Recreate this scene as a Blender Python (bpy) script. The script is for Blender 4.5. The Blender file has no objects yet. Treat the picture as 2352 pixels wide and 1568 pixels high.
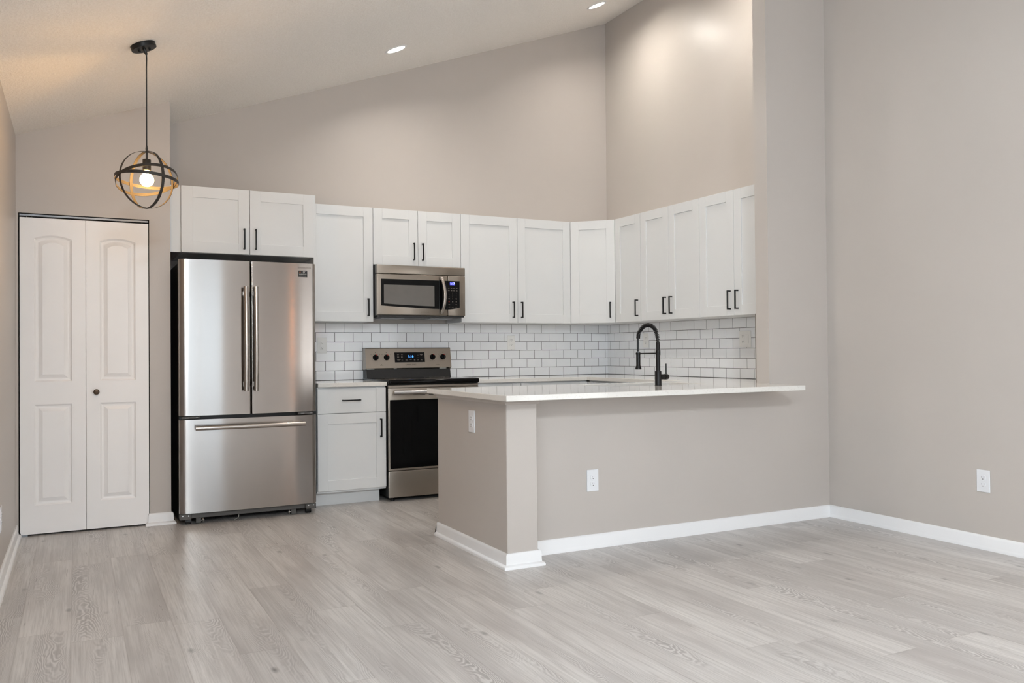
import bpy, bmesh, math, random
from mathutils import Vector, Matrix

# ------------------------------------------------------------------ camera, light, exposure
SC = bpy.context.scene
COL = SC.collection
PI = math.pi

cam_data = bpy.data.cameras.new('camera')
cam = bpy.data.objects.new('camera', cam_data)
COL.objects.link(cam)
cam_data.sensor_fit = 'HORIZONTAL'
cam_data.sensor_width = 36.0
cam_data.lens = 36.0 * 1950.14 / 2352.0
cam_data.clip_start = 0.02
YAW, PITCH, ROLL = 0.4742, 0.0119, 0.0084
fwd = Vector((math.sin(YAW) * math.cos(PITCH), math.cos(YAW) * math.cos(PITCH), math.sin(PITCH)))
right = Vector((math.cos(YAW), -math.sin(YAW), 0.0))
up = right.cross(fwd)
r2 = right * math.cos(ROLL) - up * math.sin(ROLL)
u2 = right * math.sin(ROLL) + up * math.cos(ROLL)
M = Matrix.Identity(4)
for i in range(3):
    M[i][0], M[i][1], M[i][2] = r2[i], u2[i], -fwd[i]
M.translation = Vector((-4.5621, -6.8616, 1.1386))
cam.matrix_world = M
SC.camera = cam

SC.view_settings.view_transform = 'Standard'
SC.view_settings.look = 'None'
SC.view_settings.gamma = 1.0
SC.view_settings.use_curve_mapping = False
SC.view_settings.exposure = 0.05
SC.cycles.use_denoising = True
SC.cycles.max_bounces = 10
SC.cycles.diffuse_bounces = 6
SC.cycles.glossy_bounces = 6
SC.cycles.sample_clamp_indirect = 20.0

world = bpy.data.worlds.new('sky')
SC.world = world
world.use_nodes = True
wb = world.node_tree.nodes['Background']
wb.inputs['Color'].default_value = (0.80, 0.90, 1.0, 1)
wb.inputs['Strength'].default_value = 1.0

REAR_Y = -10.2
# daylight through a rear opening, plus unseen side openings added as fill
REAR_OPEN = [(-4.30, -2.75, 0.03, 2.80)]          # x0, x1, z0, z1 in the rear wall
FILL_OPEN = [(-9.7, -7.75, 0.90, 2.35), (-7.35, -5.45, 0.95, 2.30)]   # y0, y1, z0, z1 in the left wall, added to brighten the room
DAY_REAR, FILL_SIDE = 26, (30, 62)
FILL_SUN_POWER = 24.0
DAY_COLOR = (0.79, 0.91, 1.0)
def opening_light(loc, rot, sx, sz, power):
    ld = bpy.data.lights.new('opening_light', 'AREA')
    ld.shape = 'RECTANGLE'
    ld.size, ld.size_y = sx, sz
    ld.energy = power
    ld.color = DAY_COLOR
    lo = bpy.data.objects.new('opening_light', ld)
    COL.objects.link(lo)
    lo.location = loc
    lo.rotation_euler = rot
for x0, x1, z0, z1 in REAR_OPEN:
    opening_light(((x0 + x1) / 2, REAR_Y - 0.06, (z0 + z1) / 2), (PI / 2, 0, 0), x1 - x0, z1 - z0, DAY_REAR)
for (y0, y1, z0, z1), pw in zip(FILL_OPEN, FILL_SIDE):
    opening_light((-4.96, (y0 + y1) / 2, (z0 + z1) / 2), (PI / 2, 0, -PI / 2), y1 - y0, z1 - z0, pw)

# added low sun: bounce off the right wall behind the camera fills the room
sd = bpy.data.lights.new('fill_sun', 'SUN'); sd.energy = FILL_SUN_POWER; sd.angle = math.radians(1.0); sd.color = (0.82, 0.92, 1.0)
so = bpy.data.objects.new('fill_sun', sd); COL.objects.link(so); so.location = (-9, -9, 5)
so.rotation_euler = Vector((0.985, -0.12, -0.125)).to_track_quat('-Z', 'Y').to_euler()

CEIL_Z0, CEIL_M = 4.302, 0.3626               # ceiling height = CEIL_Z0 + CEIL_M * x
def ceil_z(x):
    return CEIL_Z0 + CEIL_M * x
CANS = [(-2.409, -0.79), (-0.617, -0.805), (-0.617, -2.15), (-2.409, -2.45)]
CAN_POWER = 8.3
CAN_COLOR = (1.0, 0.94, 0.86)
PENDANT_STRENGTH = 205
FILL_STRENGTH = 270
FILL_COLOR = (0.86, 0.94, 1.0, 1)

# ------------------------------------------------------------------ helpers
def srgb(r, g, b):
    def f(c):
        c /= 255.0
        return c / 12.92 if c <= 0.04045 else ((c + 0.055) / 1.055) ** 2.4
    return (f(r), f(g), f(b), 1.0)

class NT:
    """small node-tree builder"""
    def __init__(self, name):
        self.m = bpy.data.materials.new(name)
        self.m.use_nodes = True
        self.t = self.m.node_tree
        self.p = self.t.nodes['Principled BSDF']
        self.out = self.t.nodes['Material Output']
    def n(self, kind, **kw):
        nd = self.t.nodes.new(kind)
        for k, v in kw.items():
            setattr(nd, k, v)
        return nd
    def l(self, a, b):
        self.t.links.new(a, b)
    def val(self, sock, v):
        if hasattr(v, 'links') or hasattr(v, 'is_linked'):
            self.l(v, sock)
        else:
            sock.default_value = v
    def math(self, op, a, b=None, c=None):
        nd = self.n('ShaderNodeMath', operation=op)
        self.val(nd.inputs[0], a)
        if b is not None: self.val(nd.inputs[1], b)
        if c is not None: self.val(nd.inputs[2], c)
        return nd.outputs[0]
    def mix(self, f, a, b):
        nd = self.n('ShaderNodeMix', data_type='RGBA')
        self.val(nd.inputs[0], f); self.val(nd.inputs[6], a); self.val(nd.inputs[7], b)
        return nd.outputs[2]
    def ramp(self, f, stops):
        nd = self.n('ShaderNodeValToRGB')
        el = nd.color_ramp.elements
        while len(el) > 1: el.remove(el[-1])
        el[0].position, el[0].color = stops[0]
        for p, c in stops[1:]:
            e = el.new(p); e.color = c
        self.val(nd.inputs[0], f)
        return nd.outputs[0]
    def noise(self, vec, scale, detail=2.0, rough=0.5, dist=0.0):
        nd = self.n('ShaderNodeTexNoise')
        self.val(nd.inputs['Vector'], vec)
        nd.inputs['Scale'].default_value = scale
        nd.inputs['Detail'].default_value = detail
        nd.inputs['Roughness'].default_value = rough
        nd.inputs['Distortion'].default_value = dist
        return nd.outputs[0]
    def coord(self, which='Object'):
        return self.n('ShaderNodeTexCoord').outputs[which]
    def mapping(self, vec, scale=(1, 1, 1), loc=(0, 0, 0)):
        nd = self.n('ShaderNodeMapping')
        self.val(nd.inputs[0], vec)
        nd.inputs['Location'].default_value = loc
        nd.inputs['Scale'].default_value = scale
        return nd.outputs[0]
    def bump(self, h, strength, dist):
        nd = self.n('ShaderNodeBump')
        nd.inputs['Strength'].default_value = strength
        nd.inputs['Distance'].default_value = dist
        self.val(nd.inputs['Height'], h)
        self.l(nd.outputs[0], self.p.inputs['Normal'])
    def set(self, **kw):
        names = {'color': 'Base Color', 'rough': 'Roughness', 'metal': 'Metallic', 'spec': 'Specular IOR Level',
                 'emit': 'Emission Color', 'estr': 'Emission Strength', 'coat': 'Coat Weight', 'crough': 'Coat Roughness',
                 'aniso': 'Anisotropic', 'arot': 'Anisotropic Rotation', 'ior': 'IOR'}
        for k, v in kw.items():
            self.val(self.p.inputs[names[k]], v)
        return self

MAT = {}
def simple(name, rgb, rough=0.5, metal=0.0, var=0.03, scale=14.0, bump=0.0, bscale=300.0, **kw):
    b = NT(name)
    co = b.coord()
    nz = b.noise(co, scale, 3)
    c = srgb(*rgb)
    d = tuple(x * (1 - var) for x in c[:3]) + (1,)
    e = tuple(min(1, x * (1 + var)) for x in c[:3]) + (1,)
    b.set(color=b.ramp(nz, [(0.3, d), (0.7, e)]), rough=rough, metal=metal, **kw)
    if bump:
        b.bump(b.noise(co, bscale, 2), bump, 0.001)
    MAT[name] = b.m
    return b.m

simple('wall_paint', (190, 183, 177), 0.37, var=0.012, scale=2.0, bump=0.22, bscale=200, spec=0.38)
simple('trim_paint', (234, 234, 235), 0.35, var=0.012, scale=5)
simple('door_paint', (243, 242, 242), 0.38, var=0.01, scale=4)
simple('cabinet_paint', (222, 223, 223), 0.38, var=0.008, scale=4)
simple('tile_glaze', (240, 241, 243), 0.10, var=0.02, scale=7)
simple('grout', (62, 60, 62), 0.9, var=0.15, scale=40)
simple('black_metal', (13, 13, 14), 0.40, var=0.1, spec=0.35)
simple('lamp_metal', (52, 47, 43), 0.5, metal=0.25, var=0.1)
simple('black_plastic', (18, 18, 19), 0.35, var=0.1)
simple('black_gloss', (8, 8, 9), 0.06, var=0.1, spec=0.16)
simple('dark_case', (30, 31, 31), 0.45, var=0.08)
simple('grey_plastic', (84, 82, 79), 0.5, var=0.06)
simple('white_plastic', (226, 227, 230), 0.35, var=0.01)
simple('cream_plastic', (236, 235, 232), 0.35, var=0.01)
simple('slot_dark', (60, 58, 56), 0.7)
simple('bronze', (72, 56, 42), 0.38, metal=0.7, var=0.15)
simple('chrome', (214, 214, 216), 0.15, metal=1.0)
simple('zinc', (150, 152, 155), 0.35, metal=1.0)
simple('track_metal', (120, 122, 126), 0.4, metal=1.0)
simple('ink_black', (30, 27, 25), 0.6)
simple('ink_grey', (120, 112, 104), 0.5)
simple('ink_white', (205, 205, 203), 0.6)
simple('ink_orange', (214, 120, 60), 0.6)
simple('ink_red', (196, 40, 30), 0.6)
simple('label_black', (12, 12, 12), 0.4)
simple('sink_steel', (158, 158, 158), 0.32, metal=0.9)
simple('mesh_glass', (96, 92, 88), 0.22, var=0.04, spec=0.6)
simple('bracket_white', (200, 198, 190), 0.5)
simple('gap_shade_paint', (20, 19, 18), 0.9)

def glow(name, rgb, strength):
    b = NT(name)
    c = srgb(*rgb)
    nz = b.noise(b.coord(), 30, 1)
    b.set(color=c, emit=b.ramp(nz, [(0.0, c), (1.0, tuple(min(1, x * 1.03) for x in c[:3]) + (1,))]), estr=strength)
    MAT[name] = b.m
glow('lens_glow', (255, 246, 232), 9.0)
glow('bulb_glow', (255, 197, 118), PENDANT_STRENGTH)
glow('streak_glow', (255, 160, 80), 130.0)
b = NT('fill_glow')
b.set(color=(0.9, 0.9, 0.9, 1), emit=b.ramp(b.noise(b.coord(), 3, 1), [(0.0, FILL_COLOR), (1.0, FILL_COLOR)]), estr=FILL_STRENGTH)
MAT['fill_glow'] = b.m
glow('digit_blue', (70, 150, 255), 3.0)
glow('digit_violet', (190, 200, 255), 2.2)
glow('lcd_blue', (54, 60, 190), 0.7)

def steel(name, rgb, rough, aniso=0.75):
    b = NT(name)
    co = b.coord()
    streak = b.noise(b.mapping(co, (1.5, 1.5, 420)), 3.0, 3, 0.6)
    c = srgb(*rgb)
    b.set(color=b.ramp(streak, [(0.3, tuple(x * 0.985 for x in c[:3]) + (1,)), (0.7, tuple(min(1, x * 1.015) for x in c[:3]) + (1,))]),
          rough=b.ramp(streak, [(0.2, (rough * 0.97,) * 3 + (1,)), (0.8, (rough * 1.03,) * 3 + (1,))]),
          metal=1.0, aniso=aniso, arot=0.25)
    tg = b.n('ShaderNodeTangent', direction_type='RADIAL', axis='Z')
    b.l(tg.outputs[0], b.p.inputs['Tangent'])
    MAT[name] = b.m
steel('steel_brushed', (160, 155, 151), 0.15, 1.0)
steel('steel_warm', (158, 150, 141), 0.30)
simple('steel_bar', (176, 169, 163), 0.27, metal=1.0, var=0.01)
simple('silver_bar', (222, 222, 223), 0.25, metal=1.0, var=0.01)

# ceiling: pale knock-down plaster
b = NT('ceiling_texture')
co = b.coord()
n1 = b.noise(co, 75, 4, 0.62)
n2 = b.noise(co, 190, 2, 0.6)
hgt = b.math('ADD', b.ramp(n1, [(0.42, (0, 0, 0, 1)), (0.62, (1, 1, 1, 1))]), b.math('MULTIPLY', n2, 0.6))
b.set(color=b.ramp(n1, [(0.3, srgb(240, 236, 231)), (0.7, srgb(248, 245, 241))]), rough=0.9)
b.bump(hgt, 0.6, 0.004)
MAT['ceiling_texture'] = b.m

# quartz: white with fine grey and beige flecks
b = NT('quartz')
co = b.coord()
v = b.n('ShaderNodeTexVoronoi'); v.inputs['Scale'].default_value = 260
b.l(co, v.inputs['Vector'])
w = b.n('ShaderNodeTexVoronoi'); w.inputs['Scale'].default_value = 120
b.l(co, w.inputs['Vector'])
fl = b.ramp(v.outputs['Distance'], [(0.0, (1, 1, 1, 1)), (0.34, (0, 0, 0, 1))])
sel = b.ramp(b.noise(co, 70, 2), [(0.52, (0, 0, 0, 1)), (0.60, (1, 1, 1, 1))])
base = b.mix(b.math('MULTIPLY', fl, sel), srgb(224, 221, 216), srgb(126, 118, 110))
fl2 = b.ramp(w.outputs['Distance'], [(0.0, (1, 1, 1, 1)), (0.12, (0, 0, 0, 1))])
base = b.mix(b.math('MULTIPLY', fl2, 0.5), base, srgb(140, 132, 124))
b.set(color=base, rough=0.07, spec=0.55)
MAT['quartz'] = b.m

# floor: grey-beige cerused oak planks running along y
b = NT('plank_floor')
co = b.coord()
sx = b.n('ShaderNodeSeparateXYZ'); b.l(co, sx.inputs[0])
X, Y = sx.outputs[0], sx.outputs[1]
W, L = 0.191, 1.37
u = b.math('DIVIDE', b.math('ADD', X, 4.393 + 0.191 * 40), W)
row = b.math('FLOOR', u)
fu = b.math('SUBTRACT', u, row)
wn = b.n('ShaderNodeTexWhiteNoise', noise_dimensions='1D'); b.l(row, wn.inputs['W'])
v_ = b.math('ADD', b.math('DIVIDE', Y, L), wn.outputs['Value'])
seg = b.math('FLOOR', v_)
fv = b.math('SUBTRACT', v_, seg)
pid = b.math('ADD', b.math('MULTIPLY', row, 17.31), b.math('MULTIPLY', seg, 5.77))
wn2 = b.n('ShaderNodeTexWhiteNoise', noise_dimensions='1D'); b.l(pid, wn2.inputs['W'])
rnd = wn2.outputs['Value']
cx = b.n('ShaderNodeCombineXYZ')
b.l(b.math('ADD', X, b.math('MULTIPLY', rnd, 37.0)), cx.inputs[0])
b.l(b.math('ADD', Y, b.math('MULTIPLY', rnd, 91.0)), cx.inputs[1])
b.l(b.math('MULTIPLY', rnd, 13.0), cx.inputs[2])
pc = cx.outputs[0]
# cathedral figure: contour lines of a stretched noise field
wn3 = b.n('ShaderNodeTexWhiteNoise', noise_dimensions='1D'); b.l(b.math('ADD', pid, 3.7), wn3.inputs['W'])
uc = b.math('ADD', b.math('SUBTRACT', fu, 0.5), b.math('MULTIPLY_ADD', wn3.outputs['Value'], 0.5, -0.25))
arch = b.math('MULTIPLY', b.math('POWER', b.math('ABSOLUTE', uc), 2.0), 1.9)
sgn = b.math('MULTIPLY_ADD', b.math('GREATER_THAN', wn3.outputs['Value'], 0.5), 0.9, -0.45)
wob = b.noise(b.mapping(pc, (7.0, 2.6, 1.0)), 1.0, 3.0, 0.5, 0.2)
fld = b.math('ADD', b.math('ADD', arch, b.math('MULTIPLY', Y, sgn)), b.math('MULTIPLY', wob, 0.62))
rings = b.math('SINE', b.math('MULTIPLY', fld, 2 * PI * 26.0))
rings = b.math('MULTIPLY_ADD', rings, 0.5, 0.5)
patch = b.ramp(b.noise(b.mapping(pc, (8.0, 1.1, 1.0), (3.1, 7.7, 0)), 1.0, 3), [(0.48, (0, 0, 0, 1)), (0.66, (1, 1, 1, 1))])
fine = b.noise(b.mapping(pc, (150.0, 3.2, 1.0)), 1.0, 4, 0.65, 0.25)
fine2 = b.noise(b.mapping(pc, (42.0, 1.4, 1.0), (5, 2, 1)), 1.0, 3, 0.6, 0.4)
tone = b.noise(b.mapping(pc, (5.0, 0.9, 1.0), (1.3, 4.4, 2)), 1.0, 3, 0.55, 0.3)
c0 = b.ramp(tone, [(0.30, srgb(168, 157, 151)), (0.48, srgb(194, 185, 178)), (0.72, srgb(210, 203, 196))])
c1 = b.mix(b.ramp(fine, [(0.36, (0.50,) * 3 + (1,)), (0.56, (0, 0, 0, 1))]), c0, srgb(160, 150, 143))
c1 = b.mix(b.ramp(fine2, [(0.34, (0.42,) * 3 + (1,)), (0.50, (0, 0, 0, 1))]), c1, srgb(158, 148, 142))
rl = b.math('MULTIPLY', b.ramp(rings, [(0.62, (0, 0, 0, 1)), (0.97, (1, 1, 1, 1))]), b.math('MULTIPLY', patch, 0.62))
dk = b.math('MULTIPLY', b.ramp(rings, [(0.05, (1, 1, 1, 1)), (0.45, (0, 0, 0, 1))]), b.math('MULTIPLY', patch, 0.50))
c2 = b.mix(b.math('MULTIPLY', patch, 0.48), c1, srgb(158, 147, 143))
c2 = b.mix(dk, c2, srgb(138, 128, 123))
c2 = b.mix(rl, c2, srgb(216, 210, 204))
# knots
kv = b.n('ShaderNodeTexVoronoi'); kv.inputs['Scale'].default_value = 1.0
b.l(b.mapping(pc, (6.5, 2.7, 1.0)), kv.inputs['Vector'])
kn = b.ramp(kv.outputs['Distance'], [(0.0, (1, 1, 1, 1)), (0.035, (0.75,) * 3 + (1,)), (0.11, (0, 0, 0, 1))])
c2 = b.mix(b.math('MULTIPLY', kn, 0.85), c2, srgb(104, 95, 92))
pv = b.math('MULTIPLY_ADD', rnd, 0.12, 0.965)
hs = b.n('ShaderNodeHueSaturation'); hs.inputs['Saturation'].default_value = 0.5
b.l(c2, hs.inputs['Color']); b.l(pv, hs.inputs['Value'])
e1 = b.math('MINIMUM', fu, b.math('SUBTRACT', 1.0, fu))
e2 = b.math('MINIMUM', fv, b.math('SUBTRACT', 1.0, fv))
s1 = b.ramp(b.math('MULTIPLY', e1, W), [(0.0, (1, 1, 1, 1)), (0.0018, (0, 0, 0, 1))])
s2 = b.ramp(b.math('MULTIPLY', e2, L), [(0.0, (1, 1, 1, 1)), (0.0018, (0, 0, 0, 1))])
seam = b.math('MAXIMUM', s1, s2)
fc = b.mix(b.math('MULTIPLY', seam, 0.28), hs.outputs[0], srgb(112, 100, 92))
b.set(color=fc, rough=b.ramp(fine, [(0.3, (0.36,) * 3 + (1,)), (0.7, (0.27,) * 3 + (1,))]), spec=0.5)
b.bump(b.math('SUBTRACT', b.math('MULTIPLY', fine, 0.35), seam), 0.18, 0.0012)
MAT['plank_floor'] = b.m

def mb():
    return bmesh.new()

def box(bm, x0, x1, y0, y1, z0, z1, bev=0.0, seg=1, mat=0):
    xs, ys, zs = sorted((x0, x1)), sorted((y0, y1)), sorted((z0, z1))
    vs = [bm.verts.new((x, y, z)) for z in zs for y in ys for x in xs]
    idx = [(0, 2, 3, 1), (4, 5, 7, 6), (0, 1, 5, 4), (2, 6, 7, 3), (0, 4, 6, 2), (1, 3, 7, 5)]
    fs = [bm.faces.new([vs[i] for i in f]) for f in idx]
    for f in fs: f.material_index = mat
    if bev > 0:
        es = list({e for f in fs for e in f.edges})
        r = bmesh.ops.bevel(bm, geom=es, offset=bev, offset_type='OFFSET', segments=seg, profile=0.5, affect='EDGES')
        for f in r['faces']: f.material_index = mat
    return fs

def ring_frame(d):
    d = d.normalized()
    a = Vector((0, 0, 1)) if abs(d.z) < 0.95 else Vector((1, 0, 0))
    s = d.cross(a).normalized()
    return s, d.cross(s).normalized()

def tube(bm, pts, r, seg=12, caps=True, radii=None, closed=False, smooth=True, mat=0):
    pts = [Vector(p) for p in pts]
    n = len(pts)
    rings, s = [], None
    for i, p in enumerate(pts):
        if closed:
            d = pts[(i + 1) % n] - pts[i - 1]
        else:
            d = pts[min(i + 1, n - 1)] - pts[max(i - 1, 0)]
        d.normalize()
        if s is None:
            s, t = ring_frame(d)
        else:
            s = (s - d * s.dot(d)).normalized()
            t = d.cross(s).normalized()
        rr = radii[i] if radii else r
        rings.append([bm.verts.new(p + (s * math.cos(a) + t * math.sin(a)) * rr) for a in [2 * PI * k / seg for k in range(seg)]])
    m = n if closed else n - 1
    for i in range(m):
        A, B = rings[i], rings[(i + 1) % n]
        for k in range(seg):
            f = bm.faces.new((A[k], A[(k + 1) % seg], B[(k + 1) % seg], B[k]))
            f.smooth = smooth; f.material_index = mat
    if caps and not closed:
        for R_ in (rings[0][::-1], rings[-1]):
            f = bm.faces.new(R_); f.material_index = mat
    return rings

def lathe(bm, prof, origin, axis, seg=32, mat=0, smooth=True):
    """prof: list of (radius, distance along axis); pairs that repeat make hard edges"""
    o, ax = Vector(origin), Vector(axis).normalized()
    s, t = ring_frame(ax)
    prev = None
    for (r, h) in prof:
        c = o + ax * h
        if r < 1e-6:
            cur = [bm.verts.new(c)]
        else:
            cur = [bm.verts.new(c + (s * math.cos(a) + t * math.sin(a)) * r) for a in [2 * PI * k / seg for k in range(seg)]]
        if prev is not None:
            if len(prev) == 1 and len(cur) > 1:
                for k in range(seg):
                    f = bm.faces.new((prev[0], cur[k], cur[(k + 1) % seg])); f.smooth = smooth; f.material_index = mat
            elif len(cur) == 1 and len(prev) > 1:
                for k in range(seg):
                    f = bm.faces.new((prev[k], cur[0], prev[(k + 1) % seg])); f.smooth = smooth; f.material_index = mat
            elif len(cur) > 1:
                for k in range(seg):
                    f = bm.faces.new((prev[k], cur[k], cur[(k + 1) % seg], prev[(k + 1) % seg])); f.smooth = smooth; f.material_index = mat
        prev = cur

def prism(bm, outline, axis, a0, a1, mat=0, bev=0.0):
    """closed 2-D outline extruded along an axis ('x','y','z')"""
    def pt(p, a):
        if axis == 'x': return (a, p[0], p[1])
        if axis == 'y': return (p[0], a, p[1])
        return (p[0], p[1], a)
    A = [bm.verts.new(pt(p, a0)) for p in outline]
    B = [bm.verts.new(pt(p, a1)) for p in outline]
    n = len(outline)
    fs = [bm.faces.new(A[::-1]), bm.faces.new(B)]
    for k in range(n):
        fs.append(bm.faces.new((A[k], A[(k + 1) % n], B[(k + 1) % n], B[k])))
    for f in fs: f.material_index = mat
    if bev:
        es = [e for f in fs[:2] for e in f.edges]
        bmesh.ops.bevel(bm, geom=list(set(es)), offset=bev, offset_type='OFFSET', segments=2, profile=0.5, affect='EDGES')
    return fs

def sweep(bm, path, prof, close_ends=True):
    """profile of (outward, z) swept along a floor polyline; outward is to the right of the direction of travel"""
    P = [Vector((p[0], p[1], 0)) for p in path]
    n = len(P)
    def nrm(a, b_):
        d = (b_ - a).normalized()
        return Vector((d.y, -d.x, 0))
    rings = []
    for i in range(n):
        if i == 0: m = nrm(P[0], P[1])
        elif i == n - 1: m = nrm(P[-2], P[-1])
        else:
            a, c = nrm(P[i - 1], P[i]), nrm(P[i], P[i + 1])
            m = (a + c); m = m / max(0.2, m.dot(a))
        rings.append([bm.verts.new(P[i] + m * o + Vector((0, 0, z))) for o, z in prof])
    for i in range(n - 1):
        for k in range(len(prof) - 1):
            f = bm.faces.new((rings[i][k], rings[i + 1][k], rings[i + 1][k + 1], rings[i][k + 1]))
    if close_ends:
        bm.faces.new(rings[0]); bm.faces.new(rings[-1][::-1])

def obj(name, bm, mats, parent=None, smooth_angle=None, recalc=True):
    if recalc:
        bmesh.ops.recalc_face_normals(bm, faces=bm.faces)
    me = bpy.data.meshes.new(name)
    bm.to_mesh(me); bm.free()
    if not isinstance(mats, (list, tuple)): mats = [mats]
    for m in mats: me.materials.append(MAT[m])
    o = bpy.data.objects.new(name, me)
    COL.objects.link(o)
    if smooth_angle is not None:
        me.polygons.foreach_set('use_smooth', [True] * len(me.polygons))
    if any(p.use_smooth for p in me.polygons):
        flat = [p.index for p in me.polygons if not p.use_smooth]
        me.set_sharp_from_angle(angle=smooth_angle if smooth_angle is not None else 0.7)
        for i in flat: me.polygons[i].use_smooth = False
    if parent is not None: o.parent = parent
    return o

def tag(o, label, cat, group=None):
    o['label'] = label; o['category'] = cat
    if group: o['group'] = group
    return o

def thing(name, label, cat, loc=(0, 0, 0), rz=0.0, group=None):
    o = bpy.data.objects.new(name, None)
    COL.objects.link(o)
    o.location = loc; o.rotation_euler = (0, 0, rz)
    o.empty_display_size = 0.1
    return tag(o, label, cat, group)

def struct(name, bm, mat, parent=None, smooth_angle=None):
    o = obj(name, bm, mat, parent, smooth_angle)
    if parent is None: o['kind'] = 'structure'
    return o

def dup(root, loc, rz, label, group=None):
    r = root.copy(); COL.objects.link(r)
    r.location = loc; r.rotation_euler = (0, 0, rz); r['label'] = label
    if group: r['group'] = group
    for ch in list(root.children):
        c = ch.copy(); COL.objects.link(c); c.parent = r
        for g in list(ch.children):
            d = g.copy(); COL.objects.link(d); d.parent = c
    return r

_TXT = {}
def text_bm(bm, s, size, x, y, z, mat=0, depth=0.0006, stretch=1.0, tilt=None):
    """lettering that faces -y, centred on (x, z)"""
    cu = bpy.data.curves.new('t', 'FONT')
    cu.body = s; cu.size = size; cu.align_x = 'CENTER'; cu.align_y = 'CENTER'
    cu.extrude = depth / 2; cu.resolution_u = 3
    to = bpy.data.objects.new('t', cu); COL.objects.link(to)
    dg = bpy.context.evaluated_depsgraph_get()
    me = bpy.data.meshes.new_from_object(to.evaluated_get(dg))
    bpy.data.objects.remove(to); bpy.data.curves.remove(cu)
    Mx = Matrix.Translation((x, y, z))
    if tilt is not None: Mx = Mx @ Matrix.Rotation(tilt, 4, 'X')
    Mx = Mx @ Matrix.Rotation(PI / 2, 4, 'X') @ Matrix.Diagonal((stretch, 1, 1, 1))
    me.transform(Mx)
    n0 = len(bm.faces)
    bm.from_mesh(me)
    bm.faces.ensure_lookup_table()
    for f in bm.faces[n0:]: f.material_index = mat
    bpy.data.meshes.remove(me)

# ------------------------------------------------------------------ the room
XL, XR, YB = -4.90, 0.0, 0.0
T = 0.12
YC = -0.705           # closet wall
XC = -3.995           # its right-hand end, the left side of the fridge alcove
YH = -2.69            # half wall and full-height return
TOP = 4.75

bm = mb(); box(bm, XL - T, XR + T, REAR_Y - T, YB + T, -0.10, 0.0)
struct('floor', bm, 'plank_floor')

bm = mb()
x0, x1 = XL - T, XR + T
prism(bm, [(x0, ceil_z(x0)), (x1, ceil_z(x1)), (x1, ceil_z(x1) + 0.15), (x0, ceil_z(x0) + 0.15)], 'y', REAR_Y - T, YB + T)
struct('ceiling', bm, 'ceiling_texture')

def gable(bm, xa, xb, ya, yb, z0=0.0):
    prism(bm, [(xa, z0), (xb, z0), (xb, ceil_z(xb) + 0.02), (xa, ceil_z(xa) + 0.02)], 'y', ya, yb)

bm = mb(); gable(bm, XL - T, XR + T, YB, YB + T); struct('wall_back', bm, 'wall_paint')
def side_wall(name, xa, xb, openings, top):
    bm = mb()
    yy = [REAR_Y - T] + [v for w_ in openings for v in w_[:2]] + [YB]
    for i in range(0, len(yy), 2): box(bm, xa, xb, yy[i], yy[i + 1], 0, top)
    for (wy0, wy1, wz0, wz1) in openings:
        box(bm, xa, xb, wy0, wy1, 0, wz0); box(bm, xa, xb, wy0, wy1, wz1, top)
    struct(name, bm, 'wall_paint')
side_wall('wall_right', XR, XR + T, [], ceil_z(0) + 0.02)
side_wall('wall_left', XL - T, XL, FILL_OPEN, ceil_z(XL) + 0.01)

# closet wall with its door opening, and the closet side wall next to the fridge
OX0, OX1, OZ = -4.886, -4.126, 2.040
bm = mb()
box(bm, OX1, XC, YC, YC + T, 0, OZ)
gable(bm, XL, XC, YC, YC + T, OZ)
box(bm, XL, OX0, YC, YC + T, 0, OZ)
prism(bm, [(XC - T, 0), (XC, 0), (XC, ceil_z(XC) + 0.02), (XC - T, ceil_z(XC - T) + 0.02)], 'y', YC + T, YB)
struct('wall_closet', bm, 'wall_paint')

# full-height return wall, half wall and the end wall with its column
bm = mb(); gable(bm, -0.532, XR, YH, YH + 0.118); struct('wall_return', bm, 'wall_paint')
bm = mb(); box(bm, -2.37, -0.532, YH, YH + 0.118, 0, 0.884); struct('wall_half', bm, 'wall_paint')
bm = mb(); box(bm, -2.553, -2.37, -2.875, -1.920, 0, 0.884, 0.004); struct('wall_end', bm, 'wall_paint')

# rear wall with its window openings (behind the camera)
bm = mb()
edges = [XL] + [v for w_ in REAR_OPEN for v in w_[:2]] + [XR]
for i in range(0, len(edges), 2):
    gable(bm, edges[i], edges[i + 1], REAR_Y - T, REAR_Y)
for (wx0, wx1, wz0, wz1) in REAR_OPEN:
    box(bm, wx0, wx1, REAR_Y - T, REAR_Y, 0, wz0)
    gable(bm, wx0, wx1, REAR_Y - T, REAR_Y, wz1)
struct('wall_rear', bm, 'wall_paint')
def frame(name, a0, a1, z0, z1, side):
    bm = mb(); f_ = 0.05
    def bx_(p, q, lo, hi):
        if side == 'rear': box(bm, p, q, REAR_Y - 0.04, REAR_Y + 0.015, lo, hi, 0.004)
        else: box(bm, XL - 0.04, XL + 0.015, p, q, lo, hi, 0.004)
    bx_(a0, a1, z0, z0 + f_); bx_(a0, a1, z1 - f_, z1)
    bx_(a0, a0 + f_, z0 + f_, z1 - f_); bx_(a1 - f_, a1, z0 + f_, z1 - f_)
    m_ = (a0 + a1) / 2
    bx_(m_ - 0.03, m_ + 0.03, z0 + f_, z1 - f_)
    struct(name, bm, 'trim_paint')
for i, (w_, sd_) in enumerate([(w_, 'rear') for w_ in REAR_OPEN] + [(w_, 'left') for w_ in FILL_OPEN]):
    frame('window_%d' % (i + 1), *w_, sd_)  # the left frames belong to the openings added for fill light

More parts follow.
